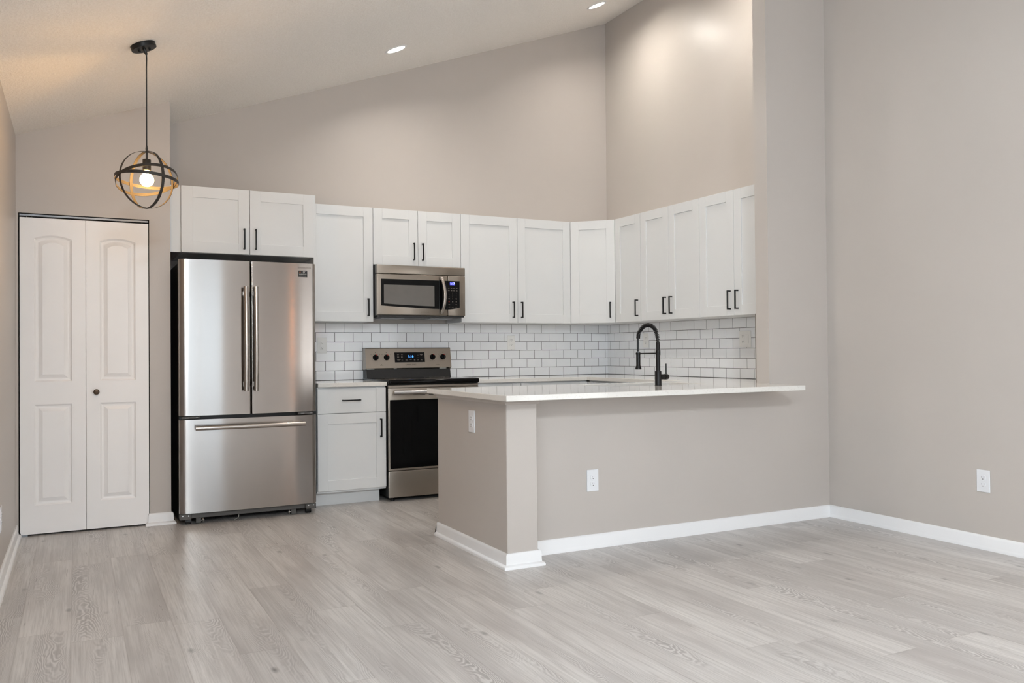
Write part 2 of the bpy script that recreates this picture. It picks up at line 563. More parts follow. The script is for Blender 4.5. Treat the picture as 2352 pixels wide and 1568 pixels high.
# baseboards with shoe moulding
BASE = [(0.0, 0.080), (0.006, 0.080), (0.011, 0.075), (0.0135, 0.066), (0.0145, 0.030), (0.016, 0.022), (0.026, 0.017), (0.030, 0.010), (0.030, 0.0)]
BASE_SMALL = [(0.0, 0.080), (0.006, 0.080), (0.011, 0.075), (0.0135, 0.066), (0.0145, 0.024), (0.0165, 0.018), (0.019, 0.012), (0.019, 0.0)]
def base(name, path, prof=BASE):
    bm = mb(); sweep(bm, path, prof)
    return struct(name, bm, 'trim_paint', smooth_angle=0.7)
base('baseboard_half_wall', [(-2.37, YH), (XR, YH)], BASE_SMALL)
base('baseboard_right', [(XR, YH - 0.0), (XR, REAR_Y)], BASE_SMALL)
base('baseboard_column', [(-2.553, -1.9205), (-2.553, -2.875), (-2.37, -2.875), (-2.37, YH - 0.012)])
base('baseboard_closet', [(OX1 + 0.002, YC + 0.012), (OX1 + 0.002, YC), (XC, YC), (XC, YC + 0.03)])
base('baseboard_left', [(XL, REAR_Y), (XL, YC - 0.001)])
base('baseboard_rear', [(XR, REAR_Y), (REAR_OPEN[0][1] + 0.01, REAR_Y)])

# wooden cove trim under the countertop around the column and end wall
COVE = [(0.0, 0.884), (0.0, 0.858), (0.006, 0.858), (0.012, 0.866), (0.022, 0.874), (0.030, 0.878), (0.030, 0.884)]
bm = mb(); sweep(bm, [(-2.553, -1.92), (-2.553, -2.875), (-2.37, -2.875), (-2.37, YH - 0.002)], COVE)
struct('trim_1', bm, 'wall_paint', smooth_angle=0.9)

# ------------------------------------------------------------------ bifold closet door
def panel_leaf(bm, x0, x1, z0, z1, y):
    """moulded hollow-core leaf facing -y with a sunk arched panel above and a square one below"""
    box(bm, x0, x1, y + 0.013, y + 0.032, z0, z1)
    px0, px1 = x0 + 0.080, x1 - 0.080
    def loop(inset, yy, za, zb, arch):
        a0, a1 = px0 + inset, px1 - inset
        pts = [(a0, za + inset), (a1, za + inset)]
        zt = zb - inset
        if arch:
            for k in range(17):
                t = k / 16
                pts.append((a1 + (a0 - a1) * t, zt - arch + arch * math.sin(PI * (0.06 + 0.88 * t)) ** 0.75))
        else:
            pts += [(a1, zt), (a0, zt)]
        return [bm.verts.new((p[0], yy, p[1])) for p in pts]
    F = [bm.verts.new((a, y, c)) for a, c in ((x0, z0), (x1, z0), (x1, z1), (x0, z1))]
    K = [bm.verts.new((a, y + 0.013, c)) for a, c in ((x0, z0), (x1, z0), (x1, z1), (x0, z1))]
    for k in range(4): bm.faces.new((F[k], F[(k + 1) % 4], K[(k + 1) % 4], K[k]))
    rim = [bm.edges.get((F[k], F[(k + 1) % 4])) for k in range(4)]
    for za, zb, arch in ((0.972, 1.905, 0.030), (0.190, 0.828, 0.0)):
        loops = [loop(i_, y + d_, za, zb, arch) for i_, d_ in ((0.0, 0.0), (0.004, 0.0045), (0.010, 0.0100), (0.018, 0.0112), (0.024, 0.0108), (0.042, 0.0030), (0.046, 0.0008))]
        for A, B in zip(loops, loops[1:]):
            for k in range(len(A)):
                bm.faces.new((A[k], A[(k + 1) % len(A)], B[(k + 1) % len(B)], B[k]))
        bm.faces.new(loops[-1])
        rim += [bm.edges.get((loops[0][k], loops[0][(k + 1) % len(loops[0])])) for k in range(len(loops[0]))]
    bmesh.ops.triangle_fill(bm, use_beauty=True, use_dissolve=False, edges=rim, normal=(0, -1, 0))
door = bpy.data.objects.new('door_1', None); COL.objects.link(door)
door.location = (OX0, YC, 0); door['kind'] = 'structure'
door.empty_display_size = 0.1
DX = -OX0
xl0, xl1, xr1 = -4.879 + DX, -4.5055 + DX, -4.1315 + DX
lf = mb(); panel_leaf(lf, xl0, xl1 - 0.001, 0.012, 2.013, 0.006); leafL = obj('door_leaf', lf, 'door_paint', door)
lf = mb(); panel_leaf(lf, xl1 + 0.001, xr1, 0.012, 2.013, 0.006); leafR = obj('door_leaf', lf, 'door_paint', door)
bm = mb(); lathe(bm, [(0, 0), (0.016, 0), (0.016, 0.004), (0.008, 0.006), (0.008, 0.016), (0.0165, 0.022), (0.0185, 0.030), (0.014, 0.036), (0, 0.038)], (-4.446 + DX, 0.006, 0.900), (0, -1, 0), 24)
obj('door_knob', bm, 'bronze', leafR)
bm = mb(); box(bm, 0.004, OX1 - OX0 - 0.004, 0.004, 0.030, 2.020, 2.036, 0.003); obj('door_track', bm, 'track_metal', door)
bm = mb(); box(bm, 0.012, 0.05, -0.004, 0.02, 0.001, 0.006); box(bm, 0.012, 0.05, 0.016, 0.02, 0.001, 0.012); obj('pivot_bracket', bm, 'zinc', door)
for xx in (0.045, 0.075, OX1 - OX0 - 0.045):
    bm = mb(); tube(bm, [(xx, 0.016, 2.010), (xx, 0.016, 2.024)], 0.004, 8); obj('pivot_pin', bm, 'zinc', door)
# dark liners that paint the shade of the gaps around the door
bm = mb()
box(bm, OX0, OX0 + 0.004, YC + 0.02, YC + T, 0, OZ); box(bm, OX1 - 0.004, OX1, YC + 0.02, YC + T, 0, OZ)
box(bm, OX0, OX1, YC + 0.03, YC + T, OZ - 0.003, OZ)
struct('gap_shade', bm, 'gap_shade_paint')

# ------------------------------------------------------------------ backsplash tiles
def tiles(name, label, loc, rz, length, z0, rows, off0, off1, lastrow_h, holes=()):
    root = thing(name, label, 'backsplash', loc, rz)
    P, H, G = 0.1553, 0.0781, 0.0032
    bm = mb()
    box(bm, 0, length, -0.0086, -0.0005, z0, z0 + H * (rows - 1) + lastrow_h)
    obj('grout', bm, 'grout', root)
    bm = mb()
    for r in range(rows):
        za = z0 + r * H + G * (1.0 if r == 0 else 0.5)
        zb = z0 + (r + 1) * H - G / 2 if r < rows - 1 else z0 + r * H + lastrow_h
        x = (off0 if r % 2 == 0 else off1) - P
        while x < length:
            a, c = max(0.001, x + G / 2), min(length - 0.0005, x + P - G / 2)
            if c - a > 0.004:
                box(bm, a, c, -0.0095, -0.004, za, zb, 0.0008)
            x += P
    o = obj('tile', bm, 'tile_glaze', root)
    return root
# joints along the back wall fall at x = -0.193 (odd rows from the counter) etc.
ctop = 0.916
tiles('tile_backsplash', 'white subway tile backsplash with dark grout behind the range', (-2.985, 0, 0), 0, 2.985, ctop, 6,
      (-0.193 + 0.1553 / 1 - 0.0 + 2.985) % 0.1553 + 0.0, (-0.193 + 0.0777 + 2.985) % 0.1553, 0.0775)
tiles('tile_backsplash', 'white subway tile backsplash with dark grout behind the faucet', (0, -0.0095, 0), -PI / 2, 2.555, ctop, 6,
      (0.129 - 0.0095) % 0.1553, (0.129 + 0.0777 - 0.0095) % 0.1553, 0.0775)
bm = mb()
box(bm, -0.5325, -0.012, YH + 0.1185, YH + 0.126, ctop, 1.378)
tag(obj('tile_backsplash', bm, ['ink_grey']), 'narrow grey tile edge against the beige return wall above the counter', 'backsplash')

# ------------------------------------------------------------------ cabinets
def pull(parent, x, z, y, vertical=True, length=0.140):
    """square black bar handle standing off a face at y (facing -y)"""
    bm = mb()
    h, s = length / 2, 0.0048
    if vertical:
        box(bm, x - s, x + s, y - 0.033, y - 0.0235, z - h, z + h, 0.0012)
        for zz in (z - h + s, z + h - s): box(bm, x - s, x + s, y - 0.0236, y, zz - s, zz + s)
    else:
        box(bm, x - h, x + h, y - 0.033, y - 0.0235, z - s, z + s, 0.0012)
        for xx in (x - h + s, x + h - s): box(bm, xx - s, xx + s, y - 0.0236, y, z - s, z + s)
    return obj('handle', bm, 'black_metal', parent)

ST = 0.0762
def shaker(parent, x0, x1, z0, z1, yf, name='door', stile=ST, rail=ST):
    """five-piece shaker front, face at yf, 19 mm thick"""
    bm = mb()
    y1 = yf + 0.019
    bv = 0.0009
    box(bm, x0, x0 + stile, yf, y1, z0, z1, bv); box(bm, x1 - stile, x1, yf, y1, z0, z1, bv)
    box(bm, x0 + stile, x1 - stile, yf, y1, z0, z0 + rail, bv); box(bm, x0 + stile, x1 - stile, yf, y1, z1 - rail, z1, bv)
    box(bm, x0 + stile - 0.002, x1 - stile + 0.002, yf + 0.0085, y1 - 0.002, z0 + rail - 0.002, z1 - rail + 0.002)
    return obj(name, bm, 'cabinet_paint', parent)

def carcass(parent, w, d, z0, z1, name='body', front=0.019):
    bm = mb(); t = 0.018
    box(bm, 0, t, -d + front, 0, z0, z1, 0.0008); box(bm, w - t, w, -d + front, 0, z0, z1, 0.0008)
    box(bm, t, w - t, -d + front, 0, z1 - t, z1); box(bm, t, w - t, -d + front, 0, z0, z0 + t)
    box(bm, t, w - t, -0.012, -0.002, z0 + t, z1 - t)
    return obj(name, bm, 'cabinet_paint', parent)

ZB, ZT = 1.386, 2.300
G2 = 0.0016
def upper(label, loc, rz, w, d, z0, z1, doors, handles, zh=None, name='upper_cabinet', hl=0.140):
    t = thing(name, label, 'cabinet', (loc[0], loc[1], z0), rz)
    h = z1 - z0
    carcass(t, w, d - 0.0005, 0, h)
    dw = w / doors
    zc_ = zh if zh is not None else 0.115
    for k in range(doors):
        dr = shaker(t, k * dw + G2, (k + 1) * dw - G2, G2, h - G2, -d)
        hx = handles[k]
        if hx is not None: pull(dr, hx, zc_, -d, True, hl)
    return t

FD = 0.61
upper('white two-door cabinet above the refrigerator', (-3.917, -0.0005), 0, 0.920, FD + 0.006, 1.845, 2.309, 2, (0.420, 0.500), 0.110, 'over_fridge_cabinet', 0.147)
bm = mb(); box(bm, -3.9945, -3.9180, -0.598, -0.580, 1.845, 2.309, 0.001)
tag(obj('filler_panel', bm, 'cabinet_paint'), 'narrow white filler panel between closet wall and refrigerator cabinet', 'panel')
bm = mb(); box(bm, -2.9965, -2.9815, -0.604, -0.0105, 1.770, 2.309, 0.001)
tag(obj('filler_panel', bm, 'cabinet_paint'), 'narrow white filler panel between refrigerator cabinet and single-door upper cabinet', 'panel')
UD = 0.324
upper('white single-door upper cabinet between refrigerator cabinet and microwave', (-2.981, -0.0005), 0, 0.532, UD, ZB, ZT, 1, (0.532 - 0.046,))
upper('short white two-door cabinet directly above the microwave', (-2.4485, -0.0005), 0, 0.7645, UD, 1.8445, ZT, 2, (0.342, 0.420), 0.117)
upper('wide white two-door upper cabinet between microwave and corner cabinet', (-1.6835, -0.0005), 0, 1.073, UD, ZB, ZT, 2, (0.4885, 0.5705))
upper('narrow white single-door upper cabinet just beside the angled corner cabinet', (-0.0005, -0.6105), -PI / 2, 0.380, UD, ZB, ZT, 1, (0.380 - 0.042,))
upper('white two-door upper cabinet straight above the black faucet', (-0.0005, -0.991), -PI / 2, 0.7615, UD, ZB, ZT, 2, (0.341, 0.420))
upper('white two-door upper cabinet partly hidden by the beige return wall', (-0.0005, -1.753), -PI / 2, 0.7615, UD, ZB, ZT, 2, (0.3405, 0.420))

# diagonal corner unit
t = thing('corner_cabinet', 'white diagonal corner upper cabinet with a single angled door', 'cabinet', (0, 0, ZB))
bm = mb()
c_ = 0.610
dfx = UD - 0.019
out = [(-0.001, -0.001), (-c_ + 0.001, -0.001), (-c_ + 0.001, -dfx), (-dfx, -c_ + 0.001), (-0.001, -c_ + 0.001)]
prism(bm, out, 'z', 0.0, ZT - ZB)
obj('body', bm, 'cabinet_paint', t)
ll = math.hypot(c_ - UD, c_ - UD)
# front lies on the line from (-0.61,-0.324) to (-0.324,-0.61)
def place_local(o_, origin, ang):
    o_.location = origin; o_.rotation_euler = (0, 0, ang)
dr = shaker(t, G2, ll - G2, G2, ZT - ZB - G2, 0.0)
place_local(dr, (-c_ , -UD, 0), -PI / 4)
pull(dr, ll - 0.042, 0.115, 0.0)

# base units
def base_unit(label, loc, rz, w, fronts, name='base_cabinet', d=0.622):
    t = thing(name, label, 'cabinet', loc, rz)
    bm = mb(); s = 0.018
    box(bm, 0, s, -d + 0.019, 0, 0.100, 0.8845); box(bm, w - s, w, -d + 0.019, 0, 0.100, 0.8845)
    box(bm, s, w - s, -d + 0.019, 0, 0.100, 0.118)
    box(bm, s, w - s, -0.012, 0, 0.118, 0.8845)
    box(bm, s, w - s, -d + 0.019, -d + 0.10, 0.8665, 0.8845)
    obj('body', bm, 'cabinet_paint', t)
    bm = mb(); box(bm, 0.001, w - 0.03, -0.535, -0.52, 0.0, 0.100); obj('toe_kick', bm, 'cabinet_paint', t)
    for kind, xa, xb, hx in fronts:
        if kind == 'unit':
            dd = shaker(t, xa + G2, xb - G2, 0.6895, 0.8745, -d, 'drawer', ST, 0.0)
            pull(dd, (xa + xb) / 2 if hx is None else hx[0], 0.785, -d, False)
            dd = shaker(t, xa + G2, xb - G2, 0.116, 0.6865, -d)
            pull(dd, xb - 0.045 if hx is None else hx[1], 0.568, -d)
    return t
base_unit('white base cabinet with drawer and door between refrigerator and range', (-2.9815, -0.0105, 0), 0, 0.5285, [('unit', 0, 0.5285, (0.254, 0.4835))])
base_unit('white base cabinet beside the range, hidden behind the peninsula', (-1.680, -0.0105, 0), 0, 0.395, [('unit', 0, 0.395, None)])
base_unit('white corner base cabinet under the back counter', (-1.283, -0.0105, 0), 0, 0.650, [('unit', 0, 0.650, None)])
base_unit('white base cabinet under the counter behind the faucet', (-0.0105, -0.634, 0), -PI / 2, 1.300, [('unit', 0, 0.640, None), ('unit', 0.640, 1.300, None)])
base_unit('white sink base cabinet on the kitchen side of the peninsula', (-0.660, YH + 0.140, 0), PI, 1.700, [('unit', 0.0, 0.565, None), ('unit', 0.565, 1.13, None), ('unit', 1.13, 1.700, None)])

# ------------------------------------------------------------------ countertops
bm = mb(); box(bm, -2.981, -2.4505, -0.650, -0.0006, 0.886, 0.916, 0.003, 2)
tag(obj('countertop', bm, 'quartz'), 'short white quartz countertop between refrigerator and range', 'countertop')

SX0, SX1, SY0, SY1 = -1.62, -0.86, -2.455, -2.06      # sink cut-out
def slab_cells(bm, xs, ys, inside, z0, z1, bev):
    """flat slab made of grid cells, outer edges eased"""
    vt = {}
    def V(x, y, z):
        k = (round(x, 5), round(y, 5), round(z, 5))
        if k not in vt: vt[k] = bm.verts.new((x, y, z))
        return vt[k]
    nx, ny = len(xs) - 1, len(ys) - 1
    on = lambda i, j: 0 <= i < nx and 0 <= j < ny and inside(i, j)
    for i in range(nx):
        for j in range(ny):
            if not on(i, j): continue
            a, c, d, e = xs[i], xs[i + 1], ys[j], ys[j + 1]
            bm.faces.new((V(a, d, z1), V(c, d, z1), V(c, e, z1), V(a, e, z1)))
            bm.faces.new((V(a, d, z0), V(a, e, z0), V(c, e, z0), V(c, d, z0)))
            if not on(i - 1, j): bm.faces.new((V(a, d, z0), V(a, d, z1), V(a, e, z1), V(a, e, z0)))
            if not on(i + 1, j): bm.faces.new((V(c, d, z0), V(c, e, z0), V(c, e, z1), V(c, d, z1)))
            if not on(i, j - 1): bm.faces.new((V(a, d, z0), V(c, d, z0), V(c, d, z1), V(a, d, z1)))
            if not on(i, j + 1): bm.faces.new((V(a, e, z0), V(a, e, z1), V(c, e, z1), V(c, e, z0)))
    bm.normal_update()
    es = [e for e in bm.edges if len(e.link_faces) == 2 and e.link_faces[0].normal.angle(e.link_faces[1].normal) > 0.5]
    bmesh.ops.bevel(bm, geom=es, offset=bev, offset_type='OFFSET', segments=2, profile=0.5, affect='EDGES')
bm = mb()
xs = [-2.635, -1.6835, SX0, SX1, -0.650, -0.575, -0.533, -0.0006]
ys = [-3.039, YH, YH + 0.1275, SY0, SY1, -1.947, -0.650, -0.0006]
def inside(i, j):
    x, y = (xs[i] + xs[i + 1]) / 2, (ys[j] + ys[j + 1]) / 2
    if y < YH: return x < -0.575
    if y < YH + 0.12: return x < -0.533
    if y < -1.947: return not (SX0 < x < SX1 and SY0 < y < SY1)
    if y < -0.650: return x > -0.650
    return x > -1.6835
slab_cells(bm, xs, ys, inside, 0.886, 0.916, 0.003)
tag(obj('countertop', bm, 'quartz'), 'large white quartz countertop wrapping the corner and the peninsula breakfast bar', 'countertop')

# undermount sink
t = thing('kitchen_sink', 'stainless undermount sink set into the peninsula countertop beside the faucet', 'sink', ((SX0 + SX1) / 2, (SY0 + SY1) / 2, 0.68))
hx, hy = (SX1 - SX0) / 2 + 0.006, (SY1 - SY0) / 2 + 0.006
bm = mb()
th = 0.003
box(bm, -hx, hx, -hy, hy, 0.0, th)
box(bm, -hx, -hx + th, -hy, hy, th, 0.2055); box(bm, hx - th, hx, -hy, hy, th, 0.2055)
box(bm, -hx + th, hx - th, -hy, -hy + th, th, 0.2055); box(bm, -hx + th, hx - th, hy - th, hy, th, 0.2055)
obj('basin', bm, 'sink_steel', t)
bm = mb(); lathe(bm, [(0, 0.003), (0.045, 0.003), (0.045, 0.006), (0.03, 0.0045), (0, 0.0045)], (0, 0, 0), (0, 0, 1), 24); obj('drain', bm, 'chrome', t)

# ------------------------------------------------------------------ faucet
FX, FY, FZ = -1.289, -2.505, 0.916
t = thing('kitchen_faucet', 'matte black spring pull-down faucet standing on the peninsula countertop', 'faucet', (FX, FY, FZ))
bm = mb(); lathe(bm, [(0, 0), (0.0225, 0), (0.0225, 0.003), (0.0205, 0.005), (0.0205, 0.091), (0.0195, 0.092), (0, 0.092)], (0, 0, 0), (0, 0, 1), 28); obj('base', bm, 'black_metal', t)
bm = mb(); lathe(bm, [(0.0135, 0.092), (0.0135, 0.193)], (0, 0, 0), (0, 0, 1), 24)
lathe(bm, [(0.0135, 0.193), (0.0155, 0.194), (0.0155, 0.222), (0.0135, 0.223)], (0, 0, 0), (0, 0, 1), 24)
lathe(bm, [(0.0135, 0.223), (0.0115, 0.224), (0.0115, 0.272), (0, 0.272)], (0, 0, 0), (0, 0, 1), 24)
stem = obj('stem', bm, 'black_metal', t)
bm = mb()
lathe(bm, [(0, 0.018), (0.0175, 0.018), (0.0175, 0.046), (0.0150, 0.047), (0.0150, 0.049), (0.0185, 0.050), (0.0185, 0.068), (0.015, 0.076), (0, 0.078)], (0, 0, 0.055), (1, 0, 0), 26)
tube(bm, [(0.062, 0, 0.072), (0.062, 0, 0.138)], 0.0042, 12)
obj('lever', bm, 'black_metal', t)
# hose path: rises, arcs over and hangs above the sink (towards +y)
RCH = 0.212
KN = [Vector((0, y_, z_)) for y_, z_ in ((0, 0.240), (0, 0.272), (0.004, 0.304), (0.018, 0.343), (0.048, 0.371), (0.092, 0.385), (0.138, 0.381), (0.177, 0.362), (0.201, 0.338), (0.2105, 0.318), (0.212, 0.295))]
path = []
for i in range(1, len(KN) - 2):
    for k in range(6):
        t_ = k / 6
        p0, p1, p2, p3 = KN[i - 1:i + 3]
        path.append(0.5 * ((2 * p1) + (p2 - p0) * t_ + (2 * p0 - 5 * p1 + 4 * p2 - p3) * t_ ** 2 + (3 * p1 - p0 - 3 * p2 + p3) * t_ ** 3))
path.append(KN[-2])
end = path[-1]
hose = path + [Vector((0, RCH + 0.001, 0.290)), Vector((0, RCH + 0.002, 0.250)), Vector((0, RCH, 0.215))]
bm = mb(); tube(bm, hose, 0.0072, 14); obj('hose', bm, 'black_plastic', t)
# spring coil around the arc
cum = [0.0]
for a, c in zip(path, path[1:]): cum.append(cum[-1] + (c - a).length)
tot = cum[-1]
NC = 30
coil = []
for k in range(NC * 10 + 1):
    s_ = tot * k / (NC * 10)
    i = max(0, min(len(path) - 2, next((j for j in range(len(cum) - 1) if cum[j + 1] >= s_), len(path) - 2)))
    f_ = (s_ - cum[i]) / max(1e-6, cum[i + 1] - cum[i])
    p = path[i].lerp(path[i + 1], f_)
    d = (path[i + 1] - path[i]).normalized()
    s1_ = Vector((1, 0, 0)); s2_ = d.cross(s1_).normalized()
    a = 2 * PI * k / 10
    coil.append(p + (s1_ * math.cos(a) + s2_ * math.sin(a)) * 0.0116)
bm = mb(); tube(bm, coil, 0.0021, 6); obj('spring', bm, 'black_metal', t)
bm = mb(); tube(bm, [end + Vector((0, -0.004, 0.014)), end + Vector((0, 0.0005, -0.016))], 0.0128, 18); obj('spring_nut', bm, 'black_metal', t)
bm = mb(); tube(bm, [(0, 0.010, 0.205), (0, RCH - 0.01, 0.203)], 0.0042, 12)
lathe(bm, [(0.0165, -0.006), (0.0165, 0.006)], (0, RCH, 0.203), (0, 0, 1), 20)
obj('support_arm', bm, 'black_metal', t)
bm = mb()
lathe(bm, [(0, 0.218), (0.0055, 0.218), (0.0055, 0.212), (0.0130, 0.211), (0.0138, 0.205), (0.0138, 0.125), (0.019, 0.112), (0.0205, 0.107), (0.0205, 0.100), (0.017, 0.099), (0, 0.099)], (0, RCH, 0), (0, 0, 1), 26)
box(bm, -0.005, 0.005, RCH + 0.012, RCH + 0.018, 0.135, 0.170, 0.002)
obj('spray_head', bm, 'black_metal', t)
bm = mb(); lathe(bm, [(0.0062, 0.2115), (0.0062, 0.2165)], (0, RCH, 0), (0, 0, 1), 16); obj('collar', bm, 'chrome', t)

# ------------------------------------------------------------------ refrigerator
FX0, FX1 = -3.957, -3.041
FW = FX1 - FX0
t = thing('refrigerator', 'stainless steel french-door refrigerator with bottom freezer', 'refrigerator', ((FX0 + FX1) / 2, -0.45, 0))
ox, oy = -(FX0 + FX1) / 2, 0.45
def LX(x): return x + ox
def LY(y): return y + oy
bm = mb(); box(bm, LX(FX0 + 0.006), LX(FX1 - 0.006), LY(-0.765), LY(-0.06), 0.035, 1.757, 0.004); obj('case', bm, 'dark_case', t)
def bulge_door(bm, xa, xb, z0, z1, yb, ya, crown, rl, rr):
    """door with a slightly crowned front; rl / rr are the rounded vertical edges"""
    pts = [(xa, yb)]
    pc_ = (FX0 + FX1) / 2
    def face(x):
        u_ = (x - pc_) / (FW / 2)
        return ya - crown * (1 - u_ * u_)
    n = 8
    ra = rl; 
    for k in range(n + 1):
        a = PI / 2 * k / n
        pts.append((xa + ra - ra * math.cos(a), face(xa + ra) + ra * 0.8 - ra * 0.8 * math.sin(a)))
    m = 18
    for k in range(1, m):
        x = xa + ra + (xb - rr - xa - ra) * k / m
        pts.append((x, face(x)))
    for k in range(n + 1):
        a = PI / 2 * (1 - k / n)
        pts.append((xb - rr + rr * math.cos(a), face(xb - rr) + rr * 0.8 - rr * 0.8 * math.sin(a)))
    pts.append((xb, yb))
    prism(bm, [(LX(p[0]), LY(p[1])) for p in pts], 'z', z0, z1, bev=0.003)
YD0, YD1, CR = -0.770, -0.838, 0.014
XM = -3.4935
bm = mb(); bulge_door(bm, FX0, XM - 0.004, 0.7275, 1.775, YD0, YD1, CR, 0.045, 0.006)
dL = obj('door', bm, 'steel_brushed', t, smooth_angle=0.5)
bm = mb(); bulge_door(bm, XM + 0.004, FX1, 0.7275, 1.775, YD0, YD1, CR, 0.006, 0.030)
dR = obj('door', bm, 'steel_brushed', t, smooth_angle=0.5)
bm = mb(); bulge_door(bm, FX0, FX1, 0.078, 0.702, YD0, YD1, CR, 0.045, 0.030)
dF = obj('freezer_drawer', bm, 'steel_brushed', t, smooth_angle=0.5)
def bar_handle(parent, p0, p1, r, bow, yface):
    bm = mb(); n = 16
    p0, p1 = Vector(p0), Vector(p1)
    pts = [p0.lerp(p1, k / n) + Vector((0, -bow * math.sin(PI * k / n), 0)) for k in range(n + 1)]
    tube(bm, pts, r, 20)
    for p in (pts[1], pts[-2]):
        d = (p1 - p0).normalized()
        q0, q1 = p + d * (-0.018), p + d * 0.018
        lo = [min(q0[i], q1[i]) for i in range(3)]; hi = [max(q0[i], q1[i]) for i in range(3)]
        ex = r * 0.62
        box(bm, lo[0] - (ex if abs(d.x) < .5 else 0), hi[0] + (ex if abs(d.x) < .5 else 0), p.y, LY(yface), lo[2] - (ex if abs(d.z) < .5 else 0), hi[2] + (ex if abs(d.z) < .5 else 0), 0.003)
    return obj('handle', bm, 'steel_bar', parent, smooth_angle=0.6)
bar_handle(dL, (LX(-3.5345), LY(-0.900), 0.886), (LX(-3.5345), LY(-0.900), 1.597), 0.0158, 0.012, -0.845)
bar_handle(dR, (LX(-3.4675), LY(-0.900), 0.886), (LX(-3.4675), LY(-0.900), 1.597), 0.0158, 0.012, -0.845)
bar_handle(dF, (LX(-3.860), LY(-0.900), 0.648), (LX(-3.135), LY(-0.900), 0.648), 0.0158, 0.012, -0.840)
bm = mb(); box(bm, LX(FX0 + 0.012), LX(FX1 - 0.012), LY(-0.800), LY(-0.768), 0.038, 0.090, 0.003); obj('kick_grille', bm, 'grey_plastic', t)
for xa in (FX0 + 0.004, FX1 - 0.076):
    bm = mb(); box(bm, LX(xa), LX(xa + 0.072), LY(-0.832), LY(-0.775), 0.036, 0.076, 0.003)
    for xx in (0.018, 0.054): lathe(bm, [(0.0, 0), (0.004, 0), (0.004, 0.003), (0, 0.004)], (LX(xa + xx), LY(-0.832), 0.062), (0, -1, 0), 10, mat=1)
    obj('hinge_bracket', bm, ['grey_plastic', 'chrome'], t)
for xa in (FX0 + 0.06, FX1 - 0.05):
    bm = mb(); tube(bm, [(LX(xa - 0.018), LY(-0.78), 0.022), (LX(xa + 0.018), LY(-0.78), 0.022)], 0.0215, 18); obj('roller', bm, 'black_plastic', t)
for xa, sgn in ((FX0 + 0.125, 1), (FX1 - 0.155, -1)):
    bm = mb(); box(bm, LX(xa - 0.017), LX(xa + 0.017), LY(-0.80), LY(-0.775), 0.004, 0.040, 0.002)
    tube(bm, [(LX(xa + sgn * 0.017), LY(-0.79), 0.020), (LX(xa + sgn * 0.038), LY(-0.79), 0.020)], 0.0035, 8, mat=1)
    tube(bm, [(LX(xa + sgn * 0.030), LY(-0.79), 0.008), (LX(xa + sgn * 0.030), LY(-0.79), 0.036)], 0.003, 8, mat=1)
    obj('levelling_foot', bm, ['grey_plastic', 'chrome'], t)
for xa, par in ((FX0 + 0.02, dL), (FX1 - 0.13, dR)):
    bm = mb(); box(bm, LX(xa), LX(xa + 0.11), LY(-0.832), LY(-0.77), 0.7065, 0.7225, 0.002)
    tube(bm, [(LX(xa + 0.02), LY(-0.833), 0.7145), (LX(xa + 0.045), LY(-0.833), 0.7145)], 0.004, 8, mat=1)
    tube(bm, [(LX(xa + 0.085), LY(-0.833), 0.7145), (LX(xa + 0.10), LY(-0.833), 0.7145)], 0.004, 8, mat=1)
    obj('door_hinge', bm, ['grey_plastic', 'zinc'], t)
for xa in (FX0 + 0.03, FX1 - 0.12):
    bm = mb(); box(bm, LX(xa), LX(xa + 0.09), LY(-0.80), LY(-0.70), 1.757, 1.771, 0.003); obj('hinge_cover', bm, 'dark_case', t)
def face_y(x): return LY(YD1 - CR * (1 - ((x - (FX0 + FX1) / 2) / (FW / 2)) ** 2))
def lay_on_door(bm, x):
    """turn flat lettering built at x = 0, y = 0 so that it lies on the crowned door at x"""
    sl = 2 * CR * ((x - (FX0 + FX1) / 2) / (FW / 2)) / (FW / 2)
    bmesh.ops.transform(bm, matrix=Matrix.Translation((LX(x), face_y(x), 0)) @ Matrix.Rotation(math.atan(sl), 4, 'Z'), verts=bm.verts[:])
bm = mb(); text_bm(bm, 'SAMSUNG', 0.0165, 0, -0.0007, 1.744, stretch=1.25); lay_on_door(bm, -3.122); obj('logo', bm, 'ink_grey', dR)
bm = mb(); box(bm, -0.032, 0.032, -0.0010, 0.001, 1.678, 1.724); lay_on_door(bm, -3.134)
st = obj('sticker', bm, 'label_black', dR); st['label'] = 'black warranty sticker with white and orange lettering'
bm = mb()
text_bm(bm, '10', 0.026, 0.001, -0.0013, 1.7125, 0)
text_bm(bm, 'WARRANTY', 0.0098, 0, -0.0013, 1.6985, 0)
text_bm(bm, 'YEAR', 0.0045, 0.020, -0.0013, 1.719, 0)
text_bm(bm, 'DIGITAL INVERTER', 0.0058, 0, -0.0013, 1.685, 0)
lathe(bm, [(0.0, 0.0), (0.0058, 0.0), (0.0058, 0.0006), (0, 0.0006)], (-0.0195, -0.0010, 1.7125), (0, -1, 0), 3, mat=1, smooth=False)
lay_on_door(bm, -3.134)
obj('sticker_lettering', bm, ['ink_white', 'ink_orange'], st)
bm = mb(); tube(bm, [(LX(-3.57), LY(-0.79), 0.04), (LX(-3.572), LY(-0.805), 0.025), (LX(-3.585), LY(-0.81), 0.012), (LX(-3.60), LY(-0.80), 0.006)], 0.0016, 6); obj('drain_tube', bm, 'bracket_white', t)

